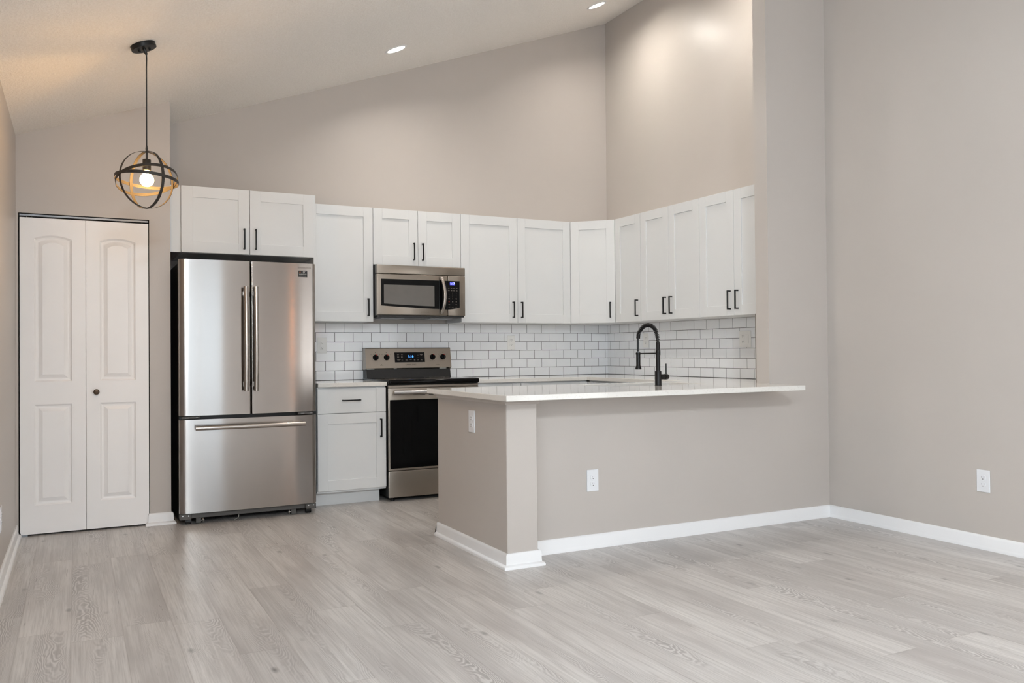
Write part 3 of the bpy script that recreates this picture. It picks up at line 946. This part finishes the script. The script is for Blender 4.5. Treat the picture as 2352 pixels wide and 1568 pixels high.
# ------------------------------------------------------------------ microwave
MX0, MX1, MZ0, MZ1, MY = -2.4475, -1.6855, 1.432, 1.841, -0.415
t = thing('microwave', 'stainless over-the-range microwave mounted under the short cabinet', 'microwave', ((MX0 + MX1) / 2, -0.20, MZ0))
ox, oy, oz = -(MX0 + MX1) / 2, 0.20, -MZ0
def B(bm, x0, x1, y0, y1, z0, z1, bev=0.0, seg=1, mat=0): box(bm, x0 + ox, x1 + ox, y0 + oy, y1 + oy, z0 + oz, z1 + oz, bev, seg, mat)
bm = mb(); B(bm, MX0 + 0.004, MX1 - 0.004, MY + 0.045, -0.012, MZ0 - 0.0, MZ1 - 0.002, 0.002); obj('case', bm, 'dark_case', t)
bm = mb(); B(bm, MX0, MX1, MY, MY + 0.044, 1.768, MZ1 - 0.004, 0.006, 3); obj('vent_panel', bm, 'steel_warm', t, smooth_angle=0.6)
XD = -1.842
bm = mb(); B(bm, MX0, XD - 0.001, MY, MY + 0.044, 1.4375, 1.7655, 0.006, 3); md = obj('door', bm, 'steel_warm', t, smooth_angle=0.6)
bm = mb(); B(bm, XD + 0.001, MX1, MY, MY + 0.044, 1.4375, 1.7655, 0.006, 3); mp = obj('control_panel', bm, 'steel_warm', t, smooth_angle=0.6)
def curved_plate(bm, x0, x1, ztl, ztr, zbl, zmid, zbr, y0, y1, mat=0):
    out = [(x0 + ox, ztl + oz), (x1 + ox, ztr + oz)]
    n = 14
    for k in range(n + 1):
        s_ = 1 - k / n
        x = x0 + (x1 - x0) * s_
        z = zbl * (1 - s_) ** 2 + 2 * zmid * s_ * (1 - s_) + zbr * s_ ** 2
        out.append((x + ox, z + oz))
    prism(bm, out, 'y', y0 + oy, y1 + oy, mat)
bm = mb(); curved_plate(bm, -2.414, XD - 0.0015, 1.724, 1.724, 1.513, 1.494, 1.488, MY - 0.0025, MY + 0.003)
mw = obj('window', bm, 'black_gloss', md)
bm = mb(); curved_plate(bm, -2.392, -1.962, 1.680, 1.680, 1.530, 1.516, 1.513, MY - 0.0030, MY); obj('window_screen', bm, 'mesh_glass', mw)
bm = mb(); curved_plate(bm, XD + 0.0015, -1.738, 1.724, 1.724, 1.488, 1.490, 1.505, MY - 0.0025, MY + 0.003)
kp = obj('keypad', bm, 'black_gloss', mp)
yk = MY - 0.0028
bm = mb(); B(bm, -1.825, -1.781, yk - 0.0003, yk + 0.001, 1.690, 1.7135); dsp = obj('clock_display', bm, 'lcd_blue', mp)
bm = mb(); text_bm(bm, '1:17', 0.024, -1.803 + ox, yk + oy - 0.0004, 1.7015 + oz, 0); obj('clock_digits', bm, 'digit_violet', mp)
bm = mb()
kx = (-1.833, -1.801, -1.769)
for r_, row_ in enumerate((('1', '2', '3'), ('4', '5', '6'), ('7', '8', '9'))):
    for c__, s_ in enumerate(row_):
        text_bm(bm, s_, 0.0115, kx[c__] + ox, yk + oy, 1.6235 - r_ * 0.0155 + oz)
text_bm(bm, '0', 0.0115, kx[1] + ox, yk + oy, 1.577 + oz)
for r_, zz in enumerate((1.664, 1.645)):
    for c__ in range(4):
        B(bm, -1.842 + c__ * 0.0235, -1.842 + c__ * 0.0235 + 0.0135, yk - 0.0003, yk + 0.001, zz - 0.0013 - 0.001 * r_, zz + 0.0013)
for xx in (kx[0], kx[2]): B(bm, xx - 0.006, xx + 0.006, yk - 0.0003, yk + 0.001, 1.574, 1.580)
for xx in kx[1:]: B(bm, xx - 0.005, xx + 0.005, yk - 0.0003, yk + 0.001, 1.5505, 1.5555)
B(bm, kx[0] - 0.004, kx[0] + 0.004, yk - 0.0003, yk + 0.001, 1.5515, 1.5545, mat=1)
for xx in (kx[0], kx[2]): B(bm, xx - 0.007, xx + 0.007, yk - 0.0003, yk + 0.001, 1.529, 1.532)
for xx in kx: B(bm, xx - 0.008, xx + 0.008, yk - 0.0003, yk + 0.001, 1.5085, 1.5105)
obj('key_legend', bm, ['ink_grey', 'ink_red'], mp)
bm = mb(); text_bm(bm, 'SAMSUNG', 0.0125, -2.045 + ox, MY - 0.0003 + oy, 1.464 + oz, stretch=1.3); obj('logo', bm, 'ink_grey', md)
# bowed handle
bm = mb(); n = 20
sec = []
for k in range(n + 1):
    a = k / n
    z = 1.452 + (1.752 - 1.452) * a
    y = MY - 0.010 - 0.042 * math.sin(PI * (0.05 + 0.9 * a))
    sec.append((y, z))
hw, hd = 0.0125, 0.007
R_ = []
for k, (y, z) in enumerate(sec):
    x = -1.8995 + 0.012 * math.sin(PI * k / n)
    R_.append([bm.verts.new((x + dx + ox, y + dy + oy, z + oz)) for dx, dy in ((-hw, hd), (-hw, -hd * 0.3), (-hw * 0.6, -hd), (hw * 0.6, -hd), (hw, -hd * 0.3), (hw, hd))])
for A, C in zip(R_, R_[1:]):
    for k in range(6):
        bm.faces.new((A[k], A[(k + 1) % 6], C[(k + 1) % 6], C[k]))
bm.faces.new(R_[0]); bm.faces.new(R_[-1][::-1])
for z in (1.462, 1.742): B(bm, -1.9095, -1.8895, MY - 0.014, MY + 0.001, z - 0.009, z + 0.009, 0.002)
obj('handle', bm, 'steel_bar', md, smooth_angle=0.8)
bm = mb()
B(bm, MX0 + 0.01, MX1 - 0.01, MY + 0.01, MY + 0.05, 1.425, 1.437)
B(bm, MX0 + 0.02, MX1 - 0.02, -0.36, -0.02, 1.420, 1.4335)
obj('bottom_tray', bm, 'black_plastic', t)
for xa in (MX0 + 0.07, MX1 - 0.27):
    bm = mb(); B(bm, xa, xa + 0.20, -0.30, -0.12, 1.4145, 1.4205, 0.001); obj('grease_filter', bm, 'zinc', t)

# ------------------------------------------------------------------ range
RX0, RX1 = -2.4465, -1.6880
t = thing('range', 'stainless electric range with black glass cooktop and rear control panel', 'stove', ((RX0 + RX1) / 2, -0.33, 0))
ox, oy, oz = -(RX0 + RX1) / 2, 0.33, 0.0
bm = mb(); B(bm, RX0 + 0.004, RX1 - 0.004, -0.640, -0.02, 0.030, 0.893); obj('body', bm, 'dark_case', t)
# cooktop slab with a rounded rim
bm = mb(); B(bm, RX0, RX1, -0.690, -0.012, 0.8945, 0.930, 0.012, 4); ct = obj('cooktop', bm, 'black_gloss', t, smooth_angle=0.6)
for (xx, yy, rr) in ((-2.27, -0.50, 0.105), (-1.87, -0.50, 0.085), (-2.27, -0.23, 0.080), (-1.87, -0.23, 0.105)):
    for r0 in (rr, rr * 0.6):
        bm = mb(); lathe(bm, [(r0, 0.9301), (r0 + 0.002, 0.9303), (r0 + 0.0022, 0.9301)], (xx + ox, yy + oy, 0), (0, 0, 1), 40)
        obj('burner_ring', bm, 'ink_grey', ct)
# black riser and slanted panel
bm = mb()
prism(bm, [(-0.118 + oy, 0.929), (-0.104 + oy, 1.000), (-0.014 + oy, 1.000), (-0.014 + oy, 0.929)], 'x', RX0 + 0.006 + ox, RX1 - 0.008 + ox)
obj('riser', bm, 'black_plastic', t)
PZ0, PZ1, PY0, PY1 = 1.010, 1.176, -0.116, -0.088
bm = mb()
prism(bm, [(PY0 + oy, PZ0), (PY1 + oy, PZ1 - 0.004), (PY1 + 0.006 + oy, PZ1), (-0.016 + oy, PZ1), (-0.016 + oy, 0.998), (-0.090 + oy, 0.998)], 'x', RX0 + ox, RX1 + ox)
cpn = obj('control_panel', bm, 'steel_warm', t)
bm = mb(); B(bm, RX0 - 0.0003, RX1 + 0.0003, PY1 + 0.004, -0.014, PZ1 - 0.003, PZ1 + 0.003, 0.001); obj('top_cap', bm, 'black_plastic', t)
for xa, xb in ((RX0 + 0.006, RX0 + 0.072), (-2.205, -2.180), (RX1 - 0.105, RX1 - 0.045)): 
    bm = mb(); B(bm, xa, xb, -0.108, -0.09, 1.0005, 1.009); obj('panel_bracket', bm, 'bracket_white', t)
tl = math.atan2(PY1 - PY0, PZ1 - 0.004 - PZ0)          # backwards lean
def on_panel(z, out=0.0):
    f_ = (z - PZ0) / (PZ1 - 0.004 - PZ0)
    return PY0 + (PY1 - PY0) * f_ - out * math.cos(tl)
nrm_ = Vector((0, -math.cos(tl), math.sin(tl)))
for xk in (-2.361, -2.266, -1.857, -1.762):
    zk = 1.0985
    o_ = Vector((xk + ox, on_panel(zk) + oy, zk))
    bm = mb()
    lathe(bm, [(0, 0.0), (0.0245, 0.0), (0.0245, 0.006), (0.0215, 0.008), (0.0205, 0.019), (0.019, 0.021), (0, 0.021)], o_, nrm_, 30)
    Mx = Matrix.Translation(o_) @ Matrix.Rotation(-tl, 4, 'X')
    n0 = len(bm.verts)
    box(bm, -0.0058, 0.0058, -0.032, -0.018, -0.0205, 0.0205, 0.002)
    bm.verts.ensure_lookup_table()
    bmesh.ops.transform(bm, matrix=Mx, verts=bm.verts[n0:])
    kb = obj('knob', bm, 'black_gloss', cpn, smooth_angle=0.6)
    bm = mb(); box(bm, -0.0025, 0.0045, -0.0335, -0.031, 0.0135, 0.0200)
    bmesh.ops.transform(bm, matrix=Mx, verts=bm.verts[:])
    obj('pointer', bm, 'ink_red', kb)
    bm = mb()
    for a in (-62, -35, 35, 62, 150, 180, 210):
        r_ = math.radians(a)
        xx, zz = 0.0325 * math.sin(r_), 0.0325 * math.cos(r_)
        box(bm, xx - 0.0016, xx + 0.0016, -0.0005, 0.0005, zz - 0.0012, zz + 0.0012)
    for xx, zz, ww in ((-0.003, 0.041, 0.006), (-0.040, 0.024, 0.004), (0.034, 0.024, 0.004)):
        box(bm, xx, xx + ww, -0.0005, 0.0005, zz - 0.0018, zz + 0.0018)
    bmesh.ops.transform(bm, matrix=Mx, verts=bm.verts[:])
    obj('dial_marking', bm, 'ink_black', cpn)
# display
zc_ = 1.098
o_ = Vector((-2.0615 + ox, on_panel(zc_) + oy, zc_))
Mx = Matrix.Translation(o_) @ Matrix.Rotation(-tl, 4, 'X')
bm = mb(); box(bm, -0.134, 0.134, -0.002, 0.002, -0.0425, 0.0425, 0.001)
bmesh.ops.transform(bm, matrix=Mx, verts=bm.verts[:]); dp = obj('display', bm, 'black_gloss', cpn)
bm = mb(); text_bm(bm, '1:16', 0.030, 0.008, -0.0024, 0.007, 0, stretch=0.95)
bmesh.ops.transform(bm, matrix=Mx, verts=bm.verts[:]); obj('clock_digits', bm, 'digit_blue', dp)
bm = mb()
for xx, zz, ww, hh in ((-0.112, 0.022, 0.016, 0.003), (-0.078, 0.022, 0.016, 0.003), (-0.112, 0.005, 0.016, 0.003), (-0.112, -0.001, 0.016, 0.003),
                       (-0.078, 0.005, 0.014, 0.003), (-0.078, -0.001, 0.014, 0.003), (-0.115, -0.018, 0.034, 0.0025), (-0.112, -0.024, 0.022, 0.0025),
                       (-0.076, -0.024, 0.014, 0.0025), (-0.040, -0.020, 0.016, 0.003), (-0.040, -0.026, 0.018, 0.0025), (-0.004, -0.021, 0.020, 0.003),
                       (0.034, -0.020, 0.014, 0.003), (0.034, -0.026, 0.014, 0.0025), (0.064, -0.024, 0.016, 0.003), (0.068, 0.018, 0.010, 0.002),
                       (0.068, -0.004, 0.010, 0.002), (0.092, 0.022, 0.022, 0.006), (0.096, 0.014, 0.014, 0.003), (0.092, -0.006, 0.022, 0.0015),
                       (0.092, -0.026, 0.022, 0.0015), (0.098, -0.021, 0.010, 0.0025)):
    box(bm, xx, xx + ww, -0.0024, -0.001, zz - hh / 2, zz + hh / 2)
bmesh.ops.transform(bm, matrix=Mx, verts=bm.verts[:]); obj('display_legend', bm, 'ink_grey', dp)
bm = mb()
text_bm(bm, 'SAMSUNG', 0.0155, -2.056 + ox, on_panel(1.035) + oy - 0.0003, 1.035, stretch=1.35, tilt=-tl); obj('logo', bm, 'ink_black', cpn)
bm = mb()
for xx in (-2.312, -1.812):
    B(bm, xx - 0.002, xx + 0.002, on_panel(1.040) - 0.0006, on_panel(1.040) + 0.001, 1.038, 1.042)
    B(bm, xx - 0.014, xx + 0.014, on_panel(1.0335) - 0.0006, on_panel(1.0335) + 0.001, 1.0325, 1.0345)
obj('panel_marking', bm, 'ink_black', cpn)
# oven door, handle, glass and drawer
bm = mb(); B(bm, RX0 + 0.002, RX1 - 0.002, -0.662, -0.640, 0.868, 0.888, 0.002); obj('front_trim', bm, 'steel_warm', t)
bm = mb(); B(bm, RX0 + 0.001, RX1 - 0.001, -0.668, -0.641, 0.236, 0.866, 0.004, 2); od = obj('oven_door', bm, 'steel_warm', t, smooth_angle=0.6)
bm = mb(); B(bm, RX0 + 0.012, RX1 - 0.012, -0.6705, -0.666, 0.252, 0.776, 0.0015); og = obj('oven_glass', bm, 'black_gloss', od)
bm = mb()
tube(bm, [(RX0 + 0.030 + ox, -0.712 + oy, 0.836), (RX1 - 0.030 + ox, -0.712 + oy, 0.836)], 0.0155, 24)
for xx in (RX0 + 0.075, RX1 - 0.075): B(bm, xx - 0.014, xx + 0.014, -0.712, -0.667, 0.826, 0.846, 0.003)
obj('handle', bm, 'silver_bar', od, smooth_angle=0.6)
for k in range(3):
    bm = mb(); B(bm, RX0 + 0.20 + 0.13 * k, RX0 + 0.30 + 0.13 * k, -0.6690, -0.6670, 0.8075, 0.8125); obj('vent_slot', bm, 'black_plastic', od)
bm = mb(); B(bm, RX0 + 0.001, RX1 - 0.001, -0.666, -0.641, 0.030, 0.232, 0.004, 2); obj('storage_drawer', bm, 'steel_warm', t, smooth_angle=0.6)
for xx in (RX0 + 0.05, RX1 - 0.05):
    for yy in (-0.60, -0.08):
        bm = mb(); lathe(bm, [(0, 0), (0.018, 0), (0.018, 0.012), (0.008, 0.014), (0.008, 0.031), (0, 0.031)], (xx + ox, yy + oy, 0), (0, 0, 1), 16); obj('foot', bm, 'black_plastic', t)

# ------------------------------------------------------------------ electrical plates
def outlet(label, loc, rz, kind='duplex', plate='white_plastic', w=0.079, h=0.126):
    t = thing('power_outlet', label, 'outlet', loc, rz)
    bm = mb(); box(bm, -w / 2, w / 2, -0.006, -0.0005, -h / 2, h / 2, 0.0028, 2); obj('cover_plate', bm, plate, t)
    gangs = [0.0]
    if kind == 'double': gangs = [-0.023, 0.023]
    for gi, gx in enumerate(gangs):
        if kind == 'duplex':
            for zz in (-0.0195, 0.0195):
                bm = mb()
                out = []
                for k in range(32):
                    a = 2 * PI * k / 32
                    out.append((gx + 0.0172 * math.cos(a), zz + max(-0.0135, min(0.0135, 0.0172 * math.sin(a)))))
                prism(bm, out, 'y', -0.0085, -0.0055, 0)
                for sx_, hh in ((-0.0063, 0.0042), (0.0063, 0.0034)): box(bm, gx + sx_ - 0.0011, gx + sx_ + 0.0011, -0.0089, -0.008, zz + 0.003 - hh, zz + 0.003 + hh, mat=1)
                lathe(bm, [(0, 0), (0.0026, 0), (0.0026, 0.0004), (0, 0.0004)], (gx, -0.0085, zz - 0.0085), (0, -1, 0), 12, mat=1)
                obj('socket', bm, [plate, 'slot_dark'], t)
        else:
            bm = mb()
            box(bm, gx - 0.0165, gx + 0.0165, -0.0085, -0.0055, -0.0335, 0.0335, 0.001)
            if kind == 'double' and gi == 1:
                obj('rocker_switch', bm, [plate], t)
            else:
                for zz in (-0.0205, 0.0205):
                    for sx_ in (-0.0063, 0.0063): box(bm, gx + sx_ - 0.0011, gx + sx_ + 0.0011, -0.0089, -0.008, zz, zz + 0.0078, mat=1)
                    lathe(bm, [(0, 0), (0.0026, 0), (0.0026, 0.0004), (0, 0.0004)], (gx, -0.0085, zz - 0.0065), (0, -1, 0), 12, mat=1)
                if kind == 'gfci':
                    for zz in (-0.004, 0.004): box(bm, gx - 0.006, gx + 0.006, -0.0092, -0.008, zz - 0.0022, zz + 0.0022, 0.0004, mat=0)
                obj('socket', bm, [plate, 'slot_dark'], t)
    bm = mb()
    for gx in gangs:
        for zz in ((0.0,) if kind == 'duplex' else (-0.0485, 0.0485)):
            lathe(bm, [(0, 0.0), (0.0028, 0.0), (0.0026, 0.0008), (0, 0.001)], (gx, -0.006, zz), (0, -1, 0), 12)
    obj('screw', bm, plate, t)
    return t
outlet('white duplex outlet low on the half wall under the breakfast bar', (-1.906, YH, 0.390), 0)
outlet('white duplex outlet high on the end wall of the peninsula', (-2.553, -2.441, 0.743), -PI / 2)
outlet('white duplex outlet low on the bare living room wall', (XR, -3.798, 0.3855), -PI / 2)
outlet('white outlet plate on the wall beside the closet door, cut off by the frame', (XL, -1.959, 0.3315), PI / 2)
TY = -0.0095
outlet('cream outlet on the tiles beside the refrigerator', (-2.785, TY, 1.201), 0, 'gfci', 'cream_plastic')
outlet('cream outlet on the tiles between range and corner', (-1.056, TY, 1.2205), 0, 'gfci', 'cream_plastic')
outlet('cream outlet on the tiles seen inside the faucet arch', (TY, -0.6335, 1.2295), -PI / 2, 'gfci', 'cream_plastic')
outlet('wide cream plate with outlet and switch on the tiles near the return wall', (TY, -1.903, 1.2200), -PI / 2, 'double', 'cream_plastic', 0.126, 0.126)

# ------------------------------------------------------------------ recessed lights
ang = math.atan(CEIL_M)
def can_light(x, y, label):
    t = thing('recessed_light', label, 'ceiling light', (x, y, ceil_z(x)))
    t.rotation_euler = (0, -ang, 0)
    bm = mb(); lathe(bm, [(0.068, -0.004), (0.072, -0.0065), (0.084, -0.005), (0.088, -0.0006), (0.068, -0.0006), (0.068, -0.004)], (0, 0, 0), (0, 0, 1), 48); obj('trim_ring', bm, 'trim_paint', t)
    bm = mb(); lathe(bm, [(0, -0.003), (0.068, -0.003), (0.068, -0.0008), (0, -0.0008)], (0, 0, 0), (0, 0, 1), 48); obj('lens', bm, 'lens_glow', t)
    ld = bpy.data.lights.new('downlight', 'AREA'); ld.shape = 'DISK'; ld.size = 0.13
    ld.energy = CAN_POWER; ld.color = CAN_COLOR; ld.spread = math.radians(150)
    lo = bpy.data.objects.new('downlight', ld); COL.objects.link(lo)
    lo.parent = t; lo.location = (0, 0, -0.008)
    return t
can_light(*CANS[0], 'round recessed ceiling light on the slope above the refrigerator and range')
can_light(*CANS[1], 'round recessed ceiling light high above the corner cabinet')
can_light(*CANS[2], 'round recessed ceiling light nearer the return wall, out of view')
can_light(*CANS[3], 'added recessed ceiling light over the peninsula, out of view')  # extra unseen light, added for brightness

# added fill lamp behind the camera, in place of a bounced flash
def fill_light(x, y):
    t = thing('fill_ceiling_light', 'round fill light added unseen behind the camera, lighting the whole room', 'ceiling light', (x, y, ceil_z(x)))
    t.rotation_euler = (0, -ang, 0)
    bm = mb(); lathe(bm, [(0, -0.001), (0.29, -0.001), (0.29, -0.035), (0.275, -0.04), (0, -0.04)], (0, 0, 0), (0, 0, 1), 48); obj('base_plate', bm, 'trim_paint', t)
    bm = mb(); lathe(bm, [(0.27, -0.041)] + [(0.27 * math.cos(PI / 2 * k / 12), -0.045 - 0.11 * math.sin(PI / 2 * k / 12)) for k in range(13)], (0, 0, 0), (0, 0, 1), 48); obj('dome', bm, 'fill_glow', t)
fill_light(-4.30, -8.30)

# ------------------------------------------------------------------ pendant
PX, PY, PZ = -4.232, -2.050, 2.052
t = thing('pendant_lamp', 'dark metal orb pendant lamp with a glowing bulb hanging by the closet', 'lamp', (PX, PY, PZ))
cz = ceil_z(PX) - PZ
bm = mb()
nv = Vector((math.sin(ang), 0, -math.cos(ang)))
oc = Vector((-0.0184, 0.0, ceil_z(PX - 0.0184) - PZ))
lathe(bm, [(0, 0.0005), (0.062, 0.0005), (0.0638, 0.001), (0.0635, 0.0235), (0.0628, 0.0245), (0, 0.0245)], oc, nv, 40)
cn = obj('canopy', bm, 'black_metal', t)
for sg in (-1, 1):
    bm = mb(); lathe(bm, [(0, 0.024), (0.006, 0.024), (0.006, 0.036), (0.003, 0.038), (0, 0.038)], oc + Vector((0.026 * sg * math.cos(ang), 0, 0.026 * sg * math.sin(ang))), nv, 12); obj('canopy_screw', bm, 'black_plastic', cn)
bm = mb(); lathe(bm, [(0, 0.024), (0.0085, 0.024), (0.0075, 0.048), (0.004, 0.056), (0, 0.056)], oc, nv, 14); obj('strain_relief', bm, 'black_plastic', cn)
bm = mb()
ce = oc + nv * 0.054
tube(bm, [ce, Vector((0.001, 0, ce.z - 0.02)), Vector((0.0, 0, ce.z - 0.07)), Vector((0, 0, 0.30)), Vector((0, 0, 0.165))], 0.0032, 10); obj('cord', bm, 'black_plastic', t)
bm = mb(); lathe(bm, [(0, 0.180), (0.004, 0.180), (0.0048, 0.172), (0.0062, 0.166), (0.0062, 0.160), (0.0050, 0.156), (0.0050, 0.108), (0.0195, 0.107), (0.0205, 0.105), (0.0205, 0.050), (0.0185, 0.048), (0, 0.048)], (0, 0, 0), (0, 0, 1), 28); obj('lamp_holder', bm, 'lamp_metal', t)
bm = mb()
lathe(bm, [(0.012, 0.050), (0.0135, 0.040), (0.020, 0.030), (0.028, 0.020)] + [(0.0345 * math.sin(a), -0.0 + 0.0345 * math.cos(a)) for a in [PI * k / 20 for k in range(7, 20)]] + [(0, -0.0345)], (0, 0, 0), (0, 0, 1), 32)
obj('bulb', bm, 'bulb_glow', t)
def hoop(R0, wdt, Rm):
    bm = mb(); n = 72; th_ = 0.0018
    rg = []
    for k in range(n):
        a = 2 * PI * k / n
        c, s = math.cos(a), math.sin(a)
        rg.append([bm.verts.new(Rm @ Vector((c * r, s * r, w_))) for r, w_ in ((R0, -wdt / 2), (R0, wdt / 2), (R0 - th_, wdt / 2), (R0 - th_, -wdt / 2))])
    for k in range(n):
        A, C = rg[k], rg[(k + 1) % n]
        for j in range(4):
            bm.faces.new((A[j], C[j], C[(j + 1) % 4], A[(j + 1) % 4]))
    return obj('hoop', bm, 'lamp_metal', t, smooth_angle=0.6)
# view direction in plan: from the lamp to the camera
vd = math.atan2(-6.8616 - PY, -4.5621 - PX)
def vert(az): return Matrix.Rotation(az, 3, 'Z') @ Matrix.Rotation(PI / 2, 3, 'X')
hoop(0.1505, 0.0165, vert(vd + math.radians(31)))
hoop(0.1485, 0.0165, vert(vd - math.radians(59)))
fx = Vector((math.cos(vd), math.sin(vd), 0)); rx = Vector((0, 0, 1)).cross(fx)   # towards camera, and its right-hand side as seen by it
hoop(0.1560, 0.0165, Matrix.Rotation(math.radians(-4), 3, fx) @ Matrix.Rotation(math.radians(4), 3, rx).inverted())
hoop(0.1525, 0.0165, Matrix.Rotation(math.radians(9), 3, fx) @ Matrix.Rotation(math.radians(20), 3, rx).inverted())
bm = mb()
lathe(bm, [(0, 0.004), (0.004, 0.003), (0.004, -0.002), (0, -0.003)], (0, 0, -0.149), (0, 0, 1), 12)
obj('finial', bm, 'black_metal', t)

# ------------------------------------------------------------------ added lamp behind the camera, placed for a warm streak on the refrigerator
t = thing('streak_lamp', 'slim black floor lamp with a warm globe, added unseen for a refrigerator reflection', 'lamp', (-0.62, -9.30, 0))
bm = mb(); lathe(bm, [(0, 0.0), (0.14, 0.0), (0.14, 0.012), (0.02, 0.022), (0, 0.022)], (0, 0, 0), (0, 0, 1), 32); obj('base', bm, 'black_metal', t)
bm = mb(); lathe(bm, [(0, 0.02), (0.010, 0.02), (0.010, 1.50), (0.03, 1.505), (0.03, 1.53), (0, 1.53)], (0, 0, 0), (0, 0, 1), 16); obj('pole', bm, 'black_metal', t)
bm = mb(); lathe(bm, [(0, -0.03)] + [(0.03 * math.sin(PI * k / 16), -0.03 * math.cos(PI * k / 16)) for k in range(1, 16)] + [(0, 0.03)], (0, 0, 1.555), (0, 0, 1), 28); obj('lamp_globe', bm, 'streak_glow', t)

# repeats of one kind carry one group
GROUPS = {'power_outlet': 'electrical outlets on the walls', 'upper_cabinet': 'white upper cabinets', 'base_cabinet': 'white base cabinets',
          'recessed_light': 'recessed lights in the sloped ceiling', 'tile_backsplash': 'subway tile backsplash', 'countertop': 'white quartz countertops'}
for o in list(bpy.data.objects):
    if o.parent is None and o.get('category'):
        g = GROUPS.get(o.name.split('.')[0])
        if g: o['group'] = g
